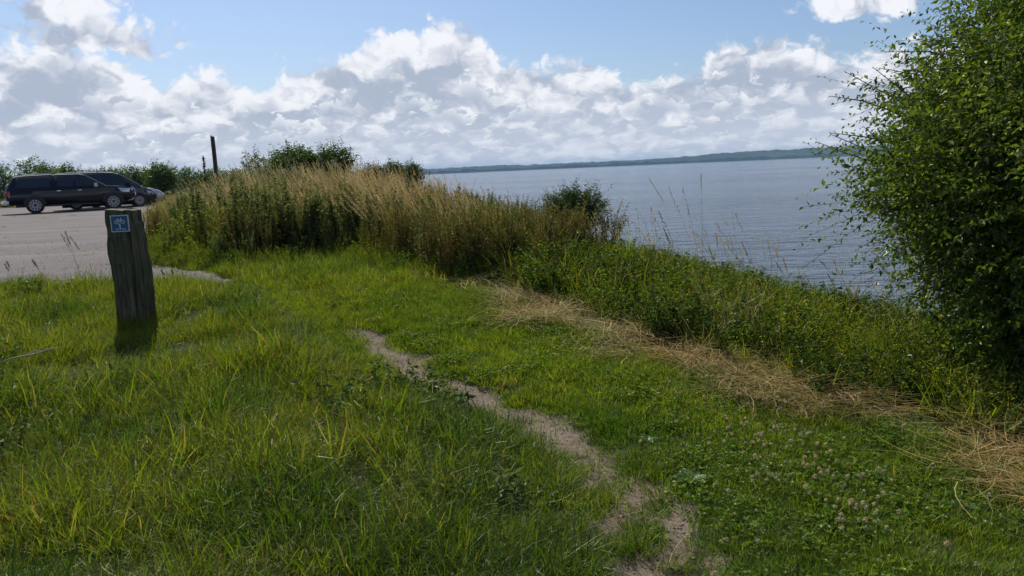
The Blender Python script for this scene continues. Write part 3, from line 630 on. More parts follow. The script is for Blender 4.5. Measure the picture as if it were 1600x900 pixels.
# ---- cut hay
HAYC = [(.44, .32, .16), (.56, .43, .24), (.30, .205, .10), (.20, .155, .08), (.30, .28, .13)]
def hay(n, rad):
    g = Geo(); root = np.stack([rng.normal(0, rad, n), rng.normal(0, rad, n), rng.uniform(.0, .07, n)], 1); az_ = rng.normal(2.2, .75, n) + (rng.random(n) < .5) * math.pi
    ribbons(g, root, az_, rng.uniform(.12, .42, n), rng.uniform(1.38, 1.62, n), rng.uniform(-.35, .35, n), rng.uniform(.002, .0045, n), pick(HAYC, n), 4, .5, bend=rng.normal(0, 1.0, n)); return g
hayv = hidden_variants('hay_wisp', [hay(46, .12) for _ in range(6)], M_DRY)
x, y = sample(7500, -3, 6, 2, 9.6, lambda x, y: hay_mask(x, y) * inview(x, y) * .9)
scatter('cut_hay', hayv, P3(x, y, .03), np.stack([rng.normal(0, .09, len(x)), rng.normal(0, .09, len(x)), rng.normal(0, .5, len(x))], 1), rng.uniform(.6, 1.25, len(x)), np.clip(rng.normal(.55, .22, len(x)), 0, 1), M_DRY, 'dry cut hay lying in a line along the foot of the bank', 'hay')
# dead straw and stray bits on the path and lawn
straw = hidden_variants('straw_bit', [hay(7, .07) for _ in range(4)], M_DRY)
x, y = sample(2600, -6, 4, 2.3, 9, lambda x, y: inview(x, y) * (x < hayx(y)) * (.10 + .75 * smooth(.55, .2, seg_dist(x, y, PATH)) * smooth(5, 3.8, y)))
scatter('dead_straw', straw, P3(x, y, .006), np.stack([rng.normal(0, .05, len(x)), rng.normal(0, .05, len(x)), rng.uniform(0, 6.3, len(x))], 1), rng.uniform(.3, .8, len(x)), np.clip(rng.normal(.3, .2, len(x)), 0, 1), M_DRY, 'scattered bits of dead straw on path and lawn', 'straw')

# ---- clover: leaves and blossoms
def clover(n, rad):
    g = Geo(); Pp = np.stack([rng.normal(0, rad, n), rng.normal(0, rad, n), rng.uniform(.02, .06, n)], 1)
    for k in range(3):
        a = rng.uniform(0, 6.28, n) * .15 + k * 2.09; leaves(g, Pp, np.stack([np.cos(a), np.sin(a), 0 * a + .15], 1), .014, .014, pick([(.09, .165, .022), (.115, .185, .03), (.14, .20, .045)], n), .1)
    return g
clov = hidden_variants('clover_patch', [clover(26, .06) for _ in range(5)], M_FORB)
x, y = sample(3800, -3, 4, 2.4, 8.5, lambda x, y: (x > PX(y) + .1) * (x < hayx(y)) * inview(x, y) * smooth(.44, .56, fbm(x + 60, y, 1.6, 3)) * (1 - path_mask(x, y)))
scatter('clover_leaves', clov, P3(x, y), rots(len(x), .1), rng.uniform(.7, 1.3, len(x)), np.clip(rng.normal(.5, .2, len(x)), 0, 1), M_FORB, 'low clover leaves growing through the short grass', 'clover')
def blossom():
    g = Geo(); n = 46; u = unit(rng.normal(size=(n, 3)) + np.array([0, 0, .25])); c = pick([(.66, .60, .49), (.56, .47, .39), (.36, .26, .20)], n, [.5, .3, .2])
    h = rng.uniform(.085, .125); leaves(g, u * .003 + np.array([0, 0, h]), u, .0080, .0040, c, .2); tube(g, [(0, 0, 0), (.004, 0, h * .5), (0, 0, h)], .0011, (.08, .13, .04), 3); return g
M_BLOS = leaf_mat('clover_flower', .3, .02, .5, tcol=(1, 1, .95))
blo = hidden_variants('clover_head', [blossom() for _ in range(5)], M_BLOS)
cpat = np.array([tuple(unproj(*q))[:2] for q in [(1240, 750), (1290, 790), (1190, 710), (1330, 810), (1120, 600), (1230, 650), (950, 560), (1260, 770)]])
def d_clo(x, y):
    d = np.min([np.hypot(x - a, y - b) for a, b in cpat], 0); return (x > PX(y) + .15) * (x < hayx(y) - .1) * inview(x, y) * (.9 * smooth(.40, .1, d) + .05)
x, y = sample(5200, -2, 4, 2.5, 8, d_clo)
scatter('clover_blossoms', blo, P3(x, y), rots(len(x), .2), rng.uniform(.75, 1.25, len(x)), np.clip(rng.normal(.5, .2, len(x)), 0, 1), M_BLOS, 'small off white clover blossoms dotted over the lawn', 'clover')
# leafy ground weeds in the meadow (bottom left) and a few on the lawn
lowl = hidden_variants('low_weed', [forb(8, .14, .08, .24, [(.055, .10, .03), (.08, .13, .045), (.11, .13, .06)], .05, 12, fold=.15) for _ in range(5)], M_FORB)
x, y = sample(2400, -6, 3, 2.4, 9, lambda x, y: inview(x, y) * not_lot(x, y, .1) * (x < PX(y) - .3) * (np.hypot(x + 3.3, y - 6.8) > 1.0) * smooth(.52, .62, fbm(x + 70, y + 5, 1.0, 3)) * np.interp(y, [3, 5, 8], [1, .5, .25]))
scatter('low_weeds', lowl, P3(x, y), rots(len(x), .15), rng.uniform(.7, 1.3, len(x)), np.clip(rng.normal(.5, .25, len(x)), 0, 1), M_FORB, 'low broad leaved weeds among the long grass', 'weeds')
# pebbles and crumbs of earth on the path
def pebble():
    g = Geo(); import bmesh
    bm = bmesh.new(); bmesh.ops.create_icosphere(bm, subdivisions=1, radius=.5)
    v = np.array([x.co[:] for x in bm.verts]); v *= (1 + rng.normal(0, .13, (len(v), 1))); v[:, 2] *= .55; f = np.array([[q.index for q in p.verts] for p in bm.faces]); bm.free()
    return g.add(v, f, (.3, .26, .22))
M_PEB = principled('pebble', (.24, .20, .165), .9, vary=.3, vscale=3)
peb = hidden_variants('pebble_shape', [pebble() for _ in range(4)], M_PEB)
x, y = sample(26000, -3, 2, 2.3, 9, lambda x, y: path_mask(x, y) * .8)
scatter('path_pebbles', peb, P3(x, y, .002), rots(len(x), .3), .004 + .014 * rng.random(len(x)) ** 3, rng.random(len(x)), M_PEB, 'small pebbles and crumbs of earth on the trodden path', 'pebbles')
x, y = sample(5000, -14, -3, 9.2, 17, lambda x, y: (lot_sd(x, y) > .05) * inview(x, y))
scatter('car_park_gravel', peb, P3(x, y, .008), rots(len(x), .3), .006 + .02 * rng.random(len(x)) ** 3, rng.random(len(x)), M_PEB, 'loose gravel along the near edge of the car park', 'gravel')
# weeds growing through the car park
x, y = sample(900, -26, -3.2, 9.2, 34, lambda x, y: (lot_sd(x, y) > .0) * inview(x, y) * (smooth(.6, .1, lot_sd(x, y)) + .9 * (fbm(x * .15, y, .9, 3) > .63)))
scatter('car_park_tufts', lawn, P3(x, y), rots(len(x), .1), rng.uniform(.6, 1.4, len(x)), np.clip(rng.normal(.5, .2, len(x)), 0, 1), M_GRASS, 'thin tufts of grass growing through the car park surface', 'grass')

# ------------------------------------------------------------------ shrubs and trees
def shrub(name, loc, rad, hc, label, cat, group, n_twig, n_leaf, leaf, pal, twig_len=.5, updraft=.5, lean=(0, 0), n_limb=9, sr=.5, inner=.0, simple=False, wratio=.5, trunk_r=.035, flat_bottom=.15, slant=0.0, twigs=False):
    """crown: an ellipsoid of leafy shoots of half-axes rad round height hc; limbs reach into it from the ground"""
    root = empty(name, loc); tag(root, label, cat, group)
    rx, ry, rz = rad; C = np.array([lean[0], lean[1], hc]); gl = Geo(); gt = Geo()
    lo = 9999
    # limbs
    ends = []
    for i in range(n_limb):
        a = i * 2.4 + rng.uniform(-.4, .4); rr = rng.uniform(.3, .75); e = C + np.array([math.cos(a) * rx * rr, math.sin(a) * ry * rr, rz * rng.uniform(-.1, .75)])
        e[0] += slant * max(0, e[2] - 1.5); b0 = np.array([rng.normal(0, .06 * rx), rng.normal(0, .06 * ry), -.05]); t = np.linspace(0, 1, 7)[:, None]
        pts = b0 * (1 - t) + e * t + np.array([0, 0, .12 * rz]) * np.sin(t * math.pi) + rng.normal(0, .02 * rx, (7, 3)) * (t > 0) * (t < 1)
        tube(gt, pts, np.linspace(trunk_r, trunk_r * .25, 7), (1, 1, 1), 5); ends.append(pts)
    ends_c = np.concatenate([p[2:] for p in ends])
    # shoots
    clump = unit(rng.normal(size=(26, 3))) ; cr = rng.uniform(.75, 1.12, 26)
    u = unit(rng.normal(size=(n_twig, 3))); rr = rng.random(n_twig) ** (1 / 2.6) * (1 - inner) + inner
    k = np.argmax(u @ clump.T, 1); rr = rr * cr[k]
    Pp = C + u * np.array([rx, ry, rz]) * (rr * .82)[:, None]
    Pp[:, 0] += slant * np.maximum(0, Pp[:, 2] - 1.5) + slant * .45 * np.maximum(0, 1.1 - Pp[:, 2])
    keep = Pp[:, 2] > flat_bottom * rng.random(n_twig); Pp, u, rr = Pp[keep], u[keep], rr[keep]; n = len(Pp)
    L = twig_len * rng.uniform(.45, 1.2, n) * np.where(rng.random(n) < .12, 1.35, 1)
    d = unit(u * np.array([1, 1, .8]) + np.array([0, 0, updraft]) + rng.normal(0, .3, (n, 3)))
    droop = rng.uniform(-.1, .45, n)
    shoot_c = rng.uniform(.7, 1.25, n)
    tt = (np.arange(n_leaf) + .6) / n_leaf
    for i, t in enumerate(tt):
        Q = Pp + d * (L * t)[:, None] + np.array([0, 0, -1.]) * (droop * L * t * t)[:, None]
        aa = i * 2.4 + rng.uniform(-.5, .5, n); ref = np.cross(d, np.tile([0.2, .1, 1.], (n, 1))); ref = unit(ref); bb = np.cross(d, ref)
        Dv = d * .7 + ref * np.cos(aa)[:, None] + bb * np.sin(aa)[:, None] + np.array([0, 0, -.35]) + rng.normal(0, .25, (n, 3))
        c = pick(pal, n) * shoot_c[:, None]
        if t > .85: c = c * np.array([1.22, 1.12, .95])
        l_ = leaf * rng.uniform(.5, 1.3, n) * (1 - .35 * (t > .8)); leaves(gl, Q, Dv, l_, l_ * wratio, c, .22, simple)
    # visible twigs on the outside and links to the limbs
    out_ = np.where(rr > .55)[0]; rng.shuffle(out_)
    for j in out_[:int(120 * sr + 20)]:
        s = np.linspace(0, 1, 4)[:, None]; pts = Pp[j] + d[j] * L[j] * s + np.array([0, 0, -1]) * droop[j] * L[j] * s * s
        q = ends_c[np.argmin(((ends_c - Pp[j]) ** 2).sum(1))]; pts = np.concatenate([[q], [(q + Pp[j]) / 2 + [0, 0, -.03]], pts])
        tube(gt, pts, np.linspace(trunk_r * .3, trunk_r * .05, len(pts)), (1, 1, 1), 3)
    if twigs:
        for j in np.where(rr > .62)[0][:3200]:
            q = np.linspace(-.15, 1, 4)[:, None]; tube(gt, Pp[j] + d[j] * L[j] * q + np.array([0, 0, -1]) * droop[j] * L[j] * q * q, np.linspace(.0028, .0012, 4), (1, 1, 1), 3)
    gt.obj('trunk', M_BARK, root, True); gl.obj('crown', M_TREE, root); return root
TREEL = [(.075, .125, .018), (.095, .150, .022), (.055, .095, .018), (.125, .165, .03)]
def gl_(x, y, dz=-.02): return (x, y, float(lerp_z(x, y)) + dz)
shrub('leafy_tree', gl_(3.75, 5.25), (1.42, 1.5, 2.1), 1.95, 'large leafy green tree filling the right edge of the picture', 'tree', None,
      8600, 22, .052, TREEL, .66, .60, n_limb=14, sr=2.2, trunk_r=.05, flat_bottom=.9, slant=.62, twigs=True)
shrub('leafy_shrub', gl_(3.62, 4.85), (1.0, .85, .85), .72, 'low dark green undershrub at the foot of the large tree', 'shrub', None, 2400, 16, .052, TREEL, .38, .3, n_limb=6, trunk_r=.02)
BUSH = [(.035, .075, .022), (.055, .105, .030), (.075, .125, .035), (.028, .055, .02)]
DK = [(.025, .048, .022), (.035, .062, .028), (.05, .075, .035)]
shrub('wind_bent_bush', gl_(-5.75, 22), (.80, .8, .66), 1.35, 'broad green windswept bush rising behind the tall dry grass', 'bush', None, 900, 12, .075, BUSH, .42, .5, (.0, 0), 8, .6)
shrub('wind_bent_bush', gl_(-4.85, 22.3), (.55, .6, .5), 1.38, 'smaller round bush joined to the right of the broad windswept bush', 'bush', None, 480, 12, .075, BUSH, .4, .7, (.1, 0), 6, .6)
shrub('sapling', gl_(-6.55, 21), (.22, .22, .42), 1.5, 'thin green sapling to the left of the windswept bush', 'sapling', None, 60, 9, .07, BUSH, .25, .8, (0, 0), 3, .3, trunk_r=.015)
for (x, y, r, h, l) in [(-3.35, 20, .34, 1.25, 'leftmost of three dark little bushes behind the grass near the far shore'), (-2.85, 20.3, .36, 1.32, 'middle and tallest of the three dark little bushes'), (-2.3, 19.6, .24, 1.28, 'rightmost of the three dark bushes, against the water')]:
    shrub('dark_bush', gl_(x, y), (r, r, .32), h - .22, l, 'bush', 'dark little bushes behind the tall grass', 330, 10, .055, DK + BUSH[:1], .28, 1.0, (0, 0), 5, .3, trunk_r=.02)
shrub('dark_green_shrub', gl_(.98, 12.0), (.50, .42, .36), .58, 'dark upright shrub on the crest in front of the water', 'shrub', 'upright shrubs on the crest', 560, 18, .042, DK, .31, 1.3, (0, 0), 7, .8, trunk_r=.02, wratio=.42)
shrub('dark_green_shrub', gl_(1.46, 11.9), (.22, .3, .24), .42, 'small sparse shrub just right of the dark crest shrub', 'shrub', 'upright shrubs on the crest', 70, 16, .036, DK, .32, 1.3, (.05, 0), 5, .5, trunk_r=.016, wratio=.42)
shrub('dark_green_shrub', gl_(.68, 12.4), (.24, .3, .28), .42, 'small open shrub just left of the dark crest shrub', 'shrub', 'upright shrubs on the crest', 70, 16, .036, DK + BUSH[1:2], .32, 1.3, (0, 0), 5, .5, trunk_r=.016, wratio=.42)
hedge = [(-8, 50, 64, 248, 'dark bush cut by the left edge behind the cars'), (55, 58, 56, 241, 'tallest dark green bush behind the pickup'), (100, 44, 58, 252, 'rounded bush over the back half of the pickup'),
         (140, 44, 60, 259, 'low bush behind the roof of the dark van'), (172, 40, 58, 261, 'mid green bush above the windscreen of the dark van'), (205, 40, 57, 259, 'light green bush behind the bonnet of the dark van'),
         (232, 30, 60, 261, 'narrow bush between two taller ones behind the cars'), (250, 36, 54, 250, 'dark bush with a ragged top next to the tall stand'), (290, 50, 70, 262, 'first low hedge bush seen above the tall dry grass'),
         (330, 50, 72, 262, 'hedge bush behind the leaning pole'), (372, 50, 72, 262, 'hedge bush seen between pole and windswept bush'), (415, 46, 74, 260, 'hedge bush just left of the windswept bush')]
for px, wpx, yy, topy, lab in hedge:
    a_, e_ = azel(px, topy); x_ = math.tan(R(a_)) * yy; top_z = 1.6 + math.tan(R(e_)) * math.hypot(x_, yy); zz = lerp_z(x_, yy); hh = (top_z - zz) / 2; r_ = wpx * yy / F * .62
    shrub('hedge_bush', (x_, yy, zz), (r_, r_, hh * .92), hh * .98, lab, 'bush', 'bushes behind the car park', 620, 8, .17, BUSH + [(.09, .12, .045)], .62, .8, (0, 0), 7, .3, simple=True, trunk_r=.04)

# tall lone plants: stalks standing clear on the crest and by the post
def lone_stalk(px, py, h, n, label, grp, dry=True, pt=None):
    p_ = pt or unproj(px, py); root = empty('grass_stalk', (p_.x, p_.y, lerp_z(p_.x, p_.y))); tag(root, label, 'grass', grp)
    for i in range(n):
        g = Geo(); st = Geo()
        az_ = math.pi + rng.normal(0, .6); th0, cvv = rng.uniform(.02, .15), rng.uniform(.1, .5); c = pick(TAN if dry else [(.14, .15, .07)], 1); hh = h * rng.uniform(.75, 1.05)
        e = ribbons(st, np.array([[rng.normal(0, .03), rng.normal(0, .03), -.02]]), az_, hh, th0, cvv, .0045, c * .8, 5, .5)
        th = th0 + cvv; dv = np.array([math.sin(th) * math.cos(az_), math.sin(th) * math.sin(az_), math.cos(th)]); m_ = 26; t = np.linspace(0, 1, m_)
        leaves(g, e - dv[None] * (.26 * h * (1 - t))[:, None], dv[None] + rng.normal(0, .3, (m_, 3)), .034, .009, np.repeat(c, m_, 0), simple=True)
        lf = np.array([[0, 0, hh * q] for q in (.2, .4)]); lf[:, :2] += np.array([math.cos(az_), math.sin(az_)]) * math.tan(th0 + .1) * lf[:, 2:3]
        ribbons(st, lf, rng.uniform(0, 6.28, 2), .22, .5, 1.2, .006, np.repeat(c, 2, 0) * .8, 4)
        so = st.obj('stem', M_DRYS, root); g.obj('seed_head', M_DRYS, so)
M_DRYS = leaf_mat('lone_stalk', .35, .04, .45, inst=False, tcol=(1.1, 1, .8))
def at(px, yy): a_, _ = azel(px, 450); x_ = math.tan(R(a_)) * yy; return Vector((x_, yy, 0))
for px, yy, h, n, lab in [(1095, 8.6, 1.15, 4, 'tallest straw coloured stalks on the crest against the water'), (1058, 8.9, .75, 3, 'short dry stalks left of the tallest ones on the crest'), (1135, 8.7, .6, 2, 'pair of thin stalks just right of the tallest crest stalks'),
                          (1190, 8.3, .55, 2, 'thin stalks on the crest halfway to the large tree'), (1245, 8.0, .5, 2, 'two low stalks on the crest near the large tree'), (985, 9.8, .6, 3, 'dry stalks on the crest right of the dark shrub'),
                          (1330, 7.4, .55, 2, 'thin stalks on the crest beside the branches of the tree')]:
    lone_stalk(0, 0, h, n, lab, 'stalks standing clear of the crest', pt=at(px, yy))
for px, py, h, n, lab in [(132, 450, .58, 2, 'thin green stalks left of the wooden post before the car park'), (152, 452, .62, 1, 'single straight green stalk closest to the wooden post'), (25, 452, .35, 2, 'short stalks at the left end of the grass edge'), (70, 450, .32, 2, 'short stalks midway between post and left end'), (270, 450, .2, 2, 'small stalks right of the wooden post')]:
    lone_stalk(px, py, h, n, lab, 'stalks at the edge of the car park', False)

# dock leaves on the lawn
def rosette(px, py, n, L, lab):
    p_ = unproj(px, py); root = empty('broadleaf_weed', (p_.x, p_.y, lerp_z(p_.x, p_.y))); tag(root, lab, 'weed', 'broad leaved weeds on the lawn')
    for i in range(n):
        a = i * 6.283 / n + rng.uniform(-.3, .3); g = Geo(); t = np.linspace(0, 1, 6); l = L * rng.uniform(.7, 1.1); wd = .26 * l * np.sin(np.pi * (t * .9 + .06)) ** .8; r = l * t; z = .01 + .7 * l * t - .45 * l * t * t
        c_ = np.stack([r * math.cos(a), r * math.sin(a), z], 1); s_ = np.array([-math.sin(a), math.cos(a), 0]); v = np.concatenate([c_ - s_ * wd[:, None] + [0, 0, .006], c_, c_ + s_ * wd[:, None] + [0, 0, .006]]); k = np.arange(5)
        g.add(v, np.concatenate([np.stack([k, k + 6, k + 7, k + 1], 1), np.stack([k + 6, k + 12, k + 13, k + 7], 1)]), pick([(.06, .11, .03), (.075, .13, .04)], 1)[0]); g.obj('leaf', M_DOCK, root, True)
M_DOCK = leaf_mat('dock_leaf', .35, .04, .4, inst=False)
for q in [(1080, 757, 8, .10, 'largest pale broad leaved weed low on the lawn right of the path'), (1010, 695, 6, .075, 'broad leaved weed just right of the lower path'), (1212, 672, 5, .08, 'small broad leaved weed by the clover blossoms'), (1355, 735, 5, .08, 'small pale weed below the line of hay'), (583, 505, 6, .09, 'dark leaved weed at the top end of the path'), (1500, 800, 6, .08, 'pale weed in the lower right of the lawn')]:
    rosette(*q)

# dead branch lying in the long grass, left of the post's shadow
p_ = unproj(60, 585); g = Geo()
pts = [(-.26, -.10, .12), (-.14, -.06, .15), (0, 0, .165), (.1, .06, .19), (.17, .08, .2)]
tube(g, pts, [.006, .008, .007, .005, .002], (1, 1, 1), 6); tube(g, [(-.1, -.04, .15), (-.04, .04, .18), (.0, .1, .17)], [.004, .003, .0015], (1, 1, 1), 4)
br = g.obj('dead_branch', principled('dead_wood', (.34, .29, .24), .8, vary=.3, vscale=40), smoothed=True); br.location = (p_.x, p_.y, p_.z); tag(br, 'pale dead branch lying in the long grass at the left', 'branch')

# ------------------------------------------------------------------ wooden post with cycle route sign
PY = 7.5
def on_plane(px, py, yy):
    d = CAM.to_3x3() @ Vector(((px - 800) / F, -(py - 450) / F, -1)); t = yy / d.y; return Vector((0, 0, 1.6)) + d * t
prof = [(328, 163, 213), (336, 163.5, 214), (345, 164, 214.5), (352, 165, 219), (362, 166, 220), (375, 166, 223), (395, 168, 226), (420, 173, 231), (445, 177, 234), (475, 180, 236), (505, 182, 238), (530, 183, 240)]
prof = [(a, b + .03 * (c - b), c - .03 * (c - b)) for a, b, c in prof]
p0 = Vector((-3.56, PY, lerp_z(-3.56, PY)))
post = empty('wooden_post', p0); tag(post, 'thick weathered leaning wooden post with blue sign at the car park edge', 'post')
g = Geo(); K = 96; ring = []; zs = []
rows = []
for j in range(len(prof) - 1):
    for s in np.linspace(0, 1, 5)[:-1]: rows.append([prof[j][k] * (1 - s) + prof[j + 1][k] * s for k in range(3)])
rows.append(list(prof[-1]))
V = []
for (py, l, r) in rows:
    a_, b_ = on_plane(l, py, PY), on_plane(r, py, PY); cx = (a_.x + b_.x) / 2; hw = (b_.x - a_.x) / 2
    for k in range(K):
        an = k / K * 2 * math.pi; c_, s_ = math.cos(an), math.sin(an); q = .62
        ex = math.copysign(abs(c_) ** q, c_); ey = math.copysign(abs(s_) ** q, s_)
        crack = .022 * max(0, math.sin(an * 5 + 1.3 + .3 * math.sin(py * .03) + .25 * vn(py * .05, k * .01))) ** 14 * (.4 + vn(k * .3, py * .03)) + .014 * max(0, math.sin(an * 9 + .5 + .4 * math.sin(py * .045))) ** 10 * (vn(k * .7, py * .025) > .4) + .010 * (vn(k * .38, py * .02) - .5) + .010 * (vn(k * .15, py * .09) - .5)
        V.append((cx + ex * (hw - crack), PY + .05 + ey * (.13 - crack), (a_.z + b_.z) / 2 + (.012 * (vn(k * .25, 3) - .5) - .008 * ex if py < 329 else 0)))
V = np.array(V) - np.array(p0)[None]; nr = len(rows); i = np.arange(nr - 1)[:, None] * K; j = np.arange(K)[None]
q = np.stack([i + j, i + (j + 1) % K, i + K + (j + 1) % K, i + K + j], -1).reshape(-1, 4)[:, ::-1]
topc = V[:K].mean(0) + [0, 0, .004]; inn = V[:K] * .55 + topc * .45 + np.array([0, 0, .006]); inn[:, 2] += rng.normal(0, .003, K)
g.add(np.concatenate([V, inn, [topc]]), [q, np.array([[k, (k + 1) % K, nr * K + (k + 1) % K, nr * K + k] for k in range(K)])[:, ::-1], np.array([[nr * K + k, nr * K + (k + 1) % K, nr * K + K] for k in range(K)])])
m, nt, o = new_mat('weathered_wood'); p = nt.nodes.new('ShaderNodeBsdfPrincipled'); nt.links.new(p.outputs[0], o.inputs[0]); p.inputs['Roughness'].default_value = .85
t = nt.nodes.new('ShaderNodeTexCoord'); mp_ = nt.nodes.new('ShaderNodeMapping'); nt.links.new(t.outputs['Object'], mp_.inputs[0]); mp_.inputs['Scale'].default_value = (22, 22, 2.0)
ng_ = noise(nt, mp_.outputs[0], 1.6, 7, .65); nb_ = noise(nt, t.outputs['Object'], 5, 5, .6); nf_ = noise(nt, t.outputs['Object'], 16, 5, .7)
col = mixc(nt, sstep(ng_, .35, .7), (.030, .027, .015), (.135, .118, .068)); col = mixc(nt, sstep(nb_, .45, .65) * .85, col, (.055, .075, .025)); col = mixc(nt, sstep(nf_, .63, .72) * .6, col, (.26, .27, .22))
nt.links.new(col, p.inputs['Base Color']); b = nt.nodes.new('ShaderNodeBump'); b.inputs['Strength'].default_value = .9; b.inputs['Distance'].default_value = .012; put(nt, ng_ + nf_ * .3, b.inputs['Height']); nt.links.new(b.outputs[0], p.inputs['Normal'])
g.obj('shaft', m, post, True, 50)
# sign plate: built in its own frame, leaning with the post
sf = PY + .05 - .13 - .012
c4 = [on_plane(*q, sf) for q in [(171.5, 337), (200, 335.5), (202.5, 361.5), (174.5, 363)]]
ex = (c4[1] - c4[0]); ey = (c4[0] - c4[3]); orig = (c4[0] + c4[1] + c4[2] + c4[3]) / 4; sw, sh = ex.length, ey.length
exn = ex.normalized(); eyn = (ey - exn * ey.dot(exn)).normalized(); ezn = exn.cross(eyn)
BAS = Matrix((exn, eyn, ezn)).transposed()
def sgn(pts2, z): return [tuple(BAS @ Vector((x * sw, y * sh, z)) + orig - p0) for x, y in pts2]
M_BLUE = principled('sign_blue', (.02, .09, .21), .4, vary=.12, vscale=30); M_WHITE = principled('sign_white', (.62, .64, .66), .45)
g = Geo(); f4 = sgn([(-.5, -.5), (.5, -.5), (.5, .5), (-.5, .5)], .0) ; b4 = sgn([(-.5, -.5), (.5, -.5), (.5, .5), (-.5, .5)], -.006)
g.add(f4 + b4, np.array([[0, 1, 2, 3], [7, 6, 5, 4], [0, 4, 5, 1], [1, 5, 6, 2], [2, 6, 7, 3], [3, 7, 4, 0]])); sign = g.obj('sign_plate', M_WHITE, post)
g = Geo().add(sgn([(-.45, -.45), (.45, -.45), (.45, .45), (-.45, .45)], .0012), np.array([[0, 1, 2, 3]])); g.obj('blue_face', M_BLUE, sign)
g = Geo()
def line2(p, q, w, z=.0024):
    p, q = np.array(p), np.array(q); d = (q - p) / np.linalg.norm(q - p); nrm = np.array([-d[1], d[0]]) * w; g.add(sgn([p - nrm, q - nrm, q + nrm, p + nrm], z), np.array([[0, 1, 2, 3]]))
def circ(cx, cy, r, w, n=20):
    for k in range(n):
        a0, a1 = k / n * 6.2832, (k + 1) / n * 6.2832; v = [(cx + (r + s) * math.cos(a), cy + (r + s) * math.sin(a)) for a, s in ((a0, -w), (a0, w), (a1, w), (a1, -w))]; g.add(sgn(v, .0024), np.array([[0, 3, 2, 1]]))
circ(-.16, .10, .105, .016); circ(.17, .10, .105, .016)
for a_, b_ in [((-.16, .10), (-.08, .24)), ((-.08, .24), (.08, .24)), ((-.08, .24), (0, .10)), ((0, .10), (-.16, .10)), ((0, .10), (.08, .24)), ((.17, .10), (.06, .30)), ((.06, .30), (.12, .31)), ((-.09, .28), (-.08, .24)), ((-.13, .285), (-.05, .285))]: line2(a_, b_, .014)
line2((.0, -.02), (.0, -.36), .03); line2((-.07, -.07), (.0, -.02), .02); line2((-.26, -.34), (-.08, -.34), .02); line2((.08, -.34), (.30, -.34), .02)
g.obj('bicycle_emblem', M_WHITE, sign)
g = Geo()
for sx, sy in ((-.41, .41), (.41, .41), (-.41, -.41), (.41, -.41)):
    n = 8; vs = sgn([(sx + .025 * math.cos(k / n * 6.283), sy + .025 * math.sin(k / n * 6.283)) for k in range(n)] + [(sx, sy)], .004)
    g.add(vs, np.array([[k, (k + 1) % n, n] for k in range(n)]))
g.obj('screws', principled('screw_head', (.08, .08, .08), .4, 1), sign)['kind'] = 'stuff'

# ------------------------------------------------------------------ leaning pole with narrow board, and the thin stake
def pole_at(px0, py0, px1, py1, yy, r): return on_plane(px0, py0, yy), on_plane(px1, py1, yy)
yy = 19.5; a_, b_ = pole_at(341, 290, 333, 213, yy, .04); d_ = (b_ - a_); gz = lerp_z(a_.x, yy); a_ = a_ - d_ * ((a_.z - gz + .1) / d_.z); L0 = (b_ - a_).length
M_POLE = principled('pole_wood', (.13, .10, .06), .8, vary=.4, vscale=14, bump=.5); M_BOARD = principled('sign_back', (.055, .05, .045), .5, vary=.3)
pole = empty('leaning_pole', a_); tag(pole, 'tall leaning wooden pole with an edge-on board at its top', 'pole')
g = Geo(); t = np.linspace(0, 1, 8)[:, None]; tube(g, np.array(d_.normalized() * L0)[None] * t + rng.normal(0, .004, (8, 3)), np.linspace(.040, .032, 8), (1, 1, 1), 9); g.obj('shaft', M_POLE, pole, True, 45)
g = Geo(); dn = d_.normalized(); bb = []; e2 = Vector((a_.x, a_.y, 0)).normalized(); e1 = Vector((-e2.y, e2.x, 0))
for s in (.60, 1.005):
    for u, v_ in ((.03, -.2), (.065, -.2), (.065, .2), (.03, .2)): bb.append(tuple(dn * L0 * s + e1 * u + e2 * v_))
g.add(bb, np.array([[3, 2, 1, 0], [4, 5, 6, 7], [0, 1, 5, 4], [1, 2, 6, 5], [2, 3, 7, 6], [3, 0, 4, 7]])); g.obj('board', M_BOARD, pole)
yy = 18; a_, b_ = pole_at(321, 290, 318, 245, yy, .02); d_ = b_ - a_; a_ = a_ - d_ * ((a_.z - lerp_z(a_.x, yy) + .1) / d_.z); L0 = (b_ - a_).length; dn = d_.normalized()
st = empty('dead_seed_stalk', a_); tag(st, 'dark brown dead seed stalk left of the leaning pole', 'plant'); g = Geo(); t = np.linspace(0, 1, 9)[:, None]
tube(g, np.array(dn * L0)[None] * t + rng.normal(0, .006, (9, 3)), np.linspace(.018, .010, 9), (1, 1, 1), 5); g.obj('stem', M_BARK, st, True)
g = Geo(); k = 160; s = rng.choice([.72, .80, .88, .97], k) + rng.normal(0, .02, k); leaves(g, np.array(dn * L0)[None] * s[:, None], rng.normal(size=(k, 3)) + [0, 0, .5], .05, .022, pick([(.10, .06, .04), (.07, .05, .035)], k)); g.obj('seed_head', M_TREE, st)

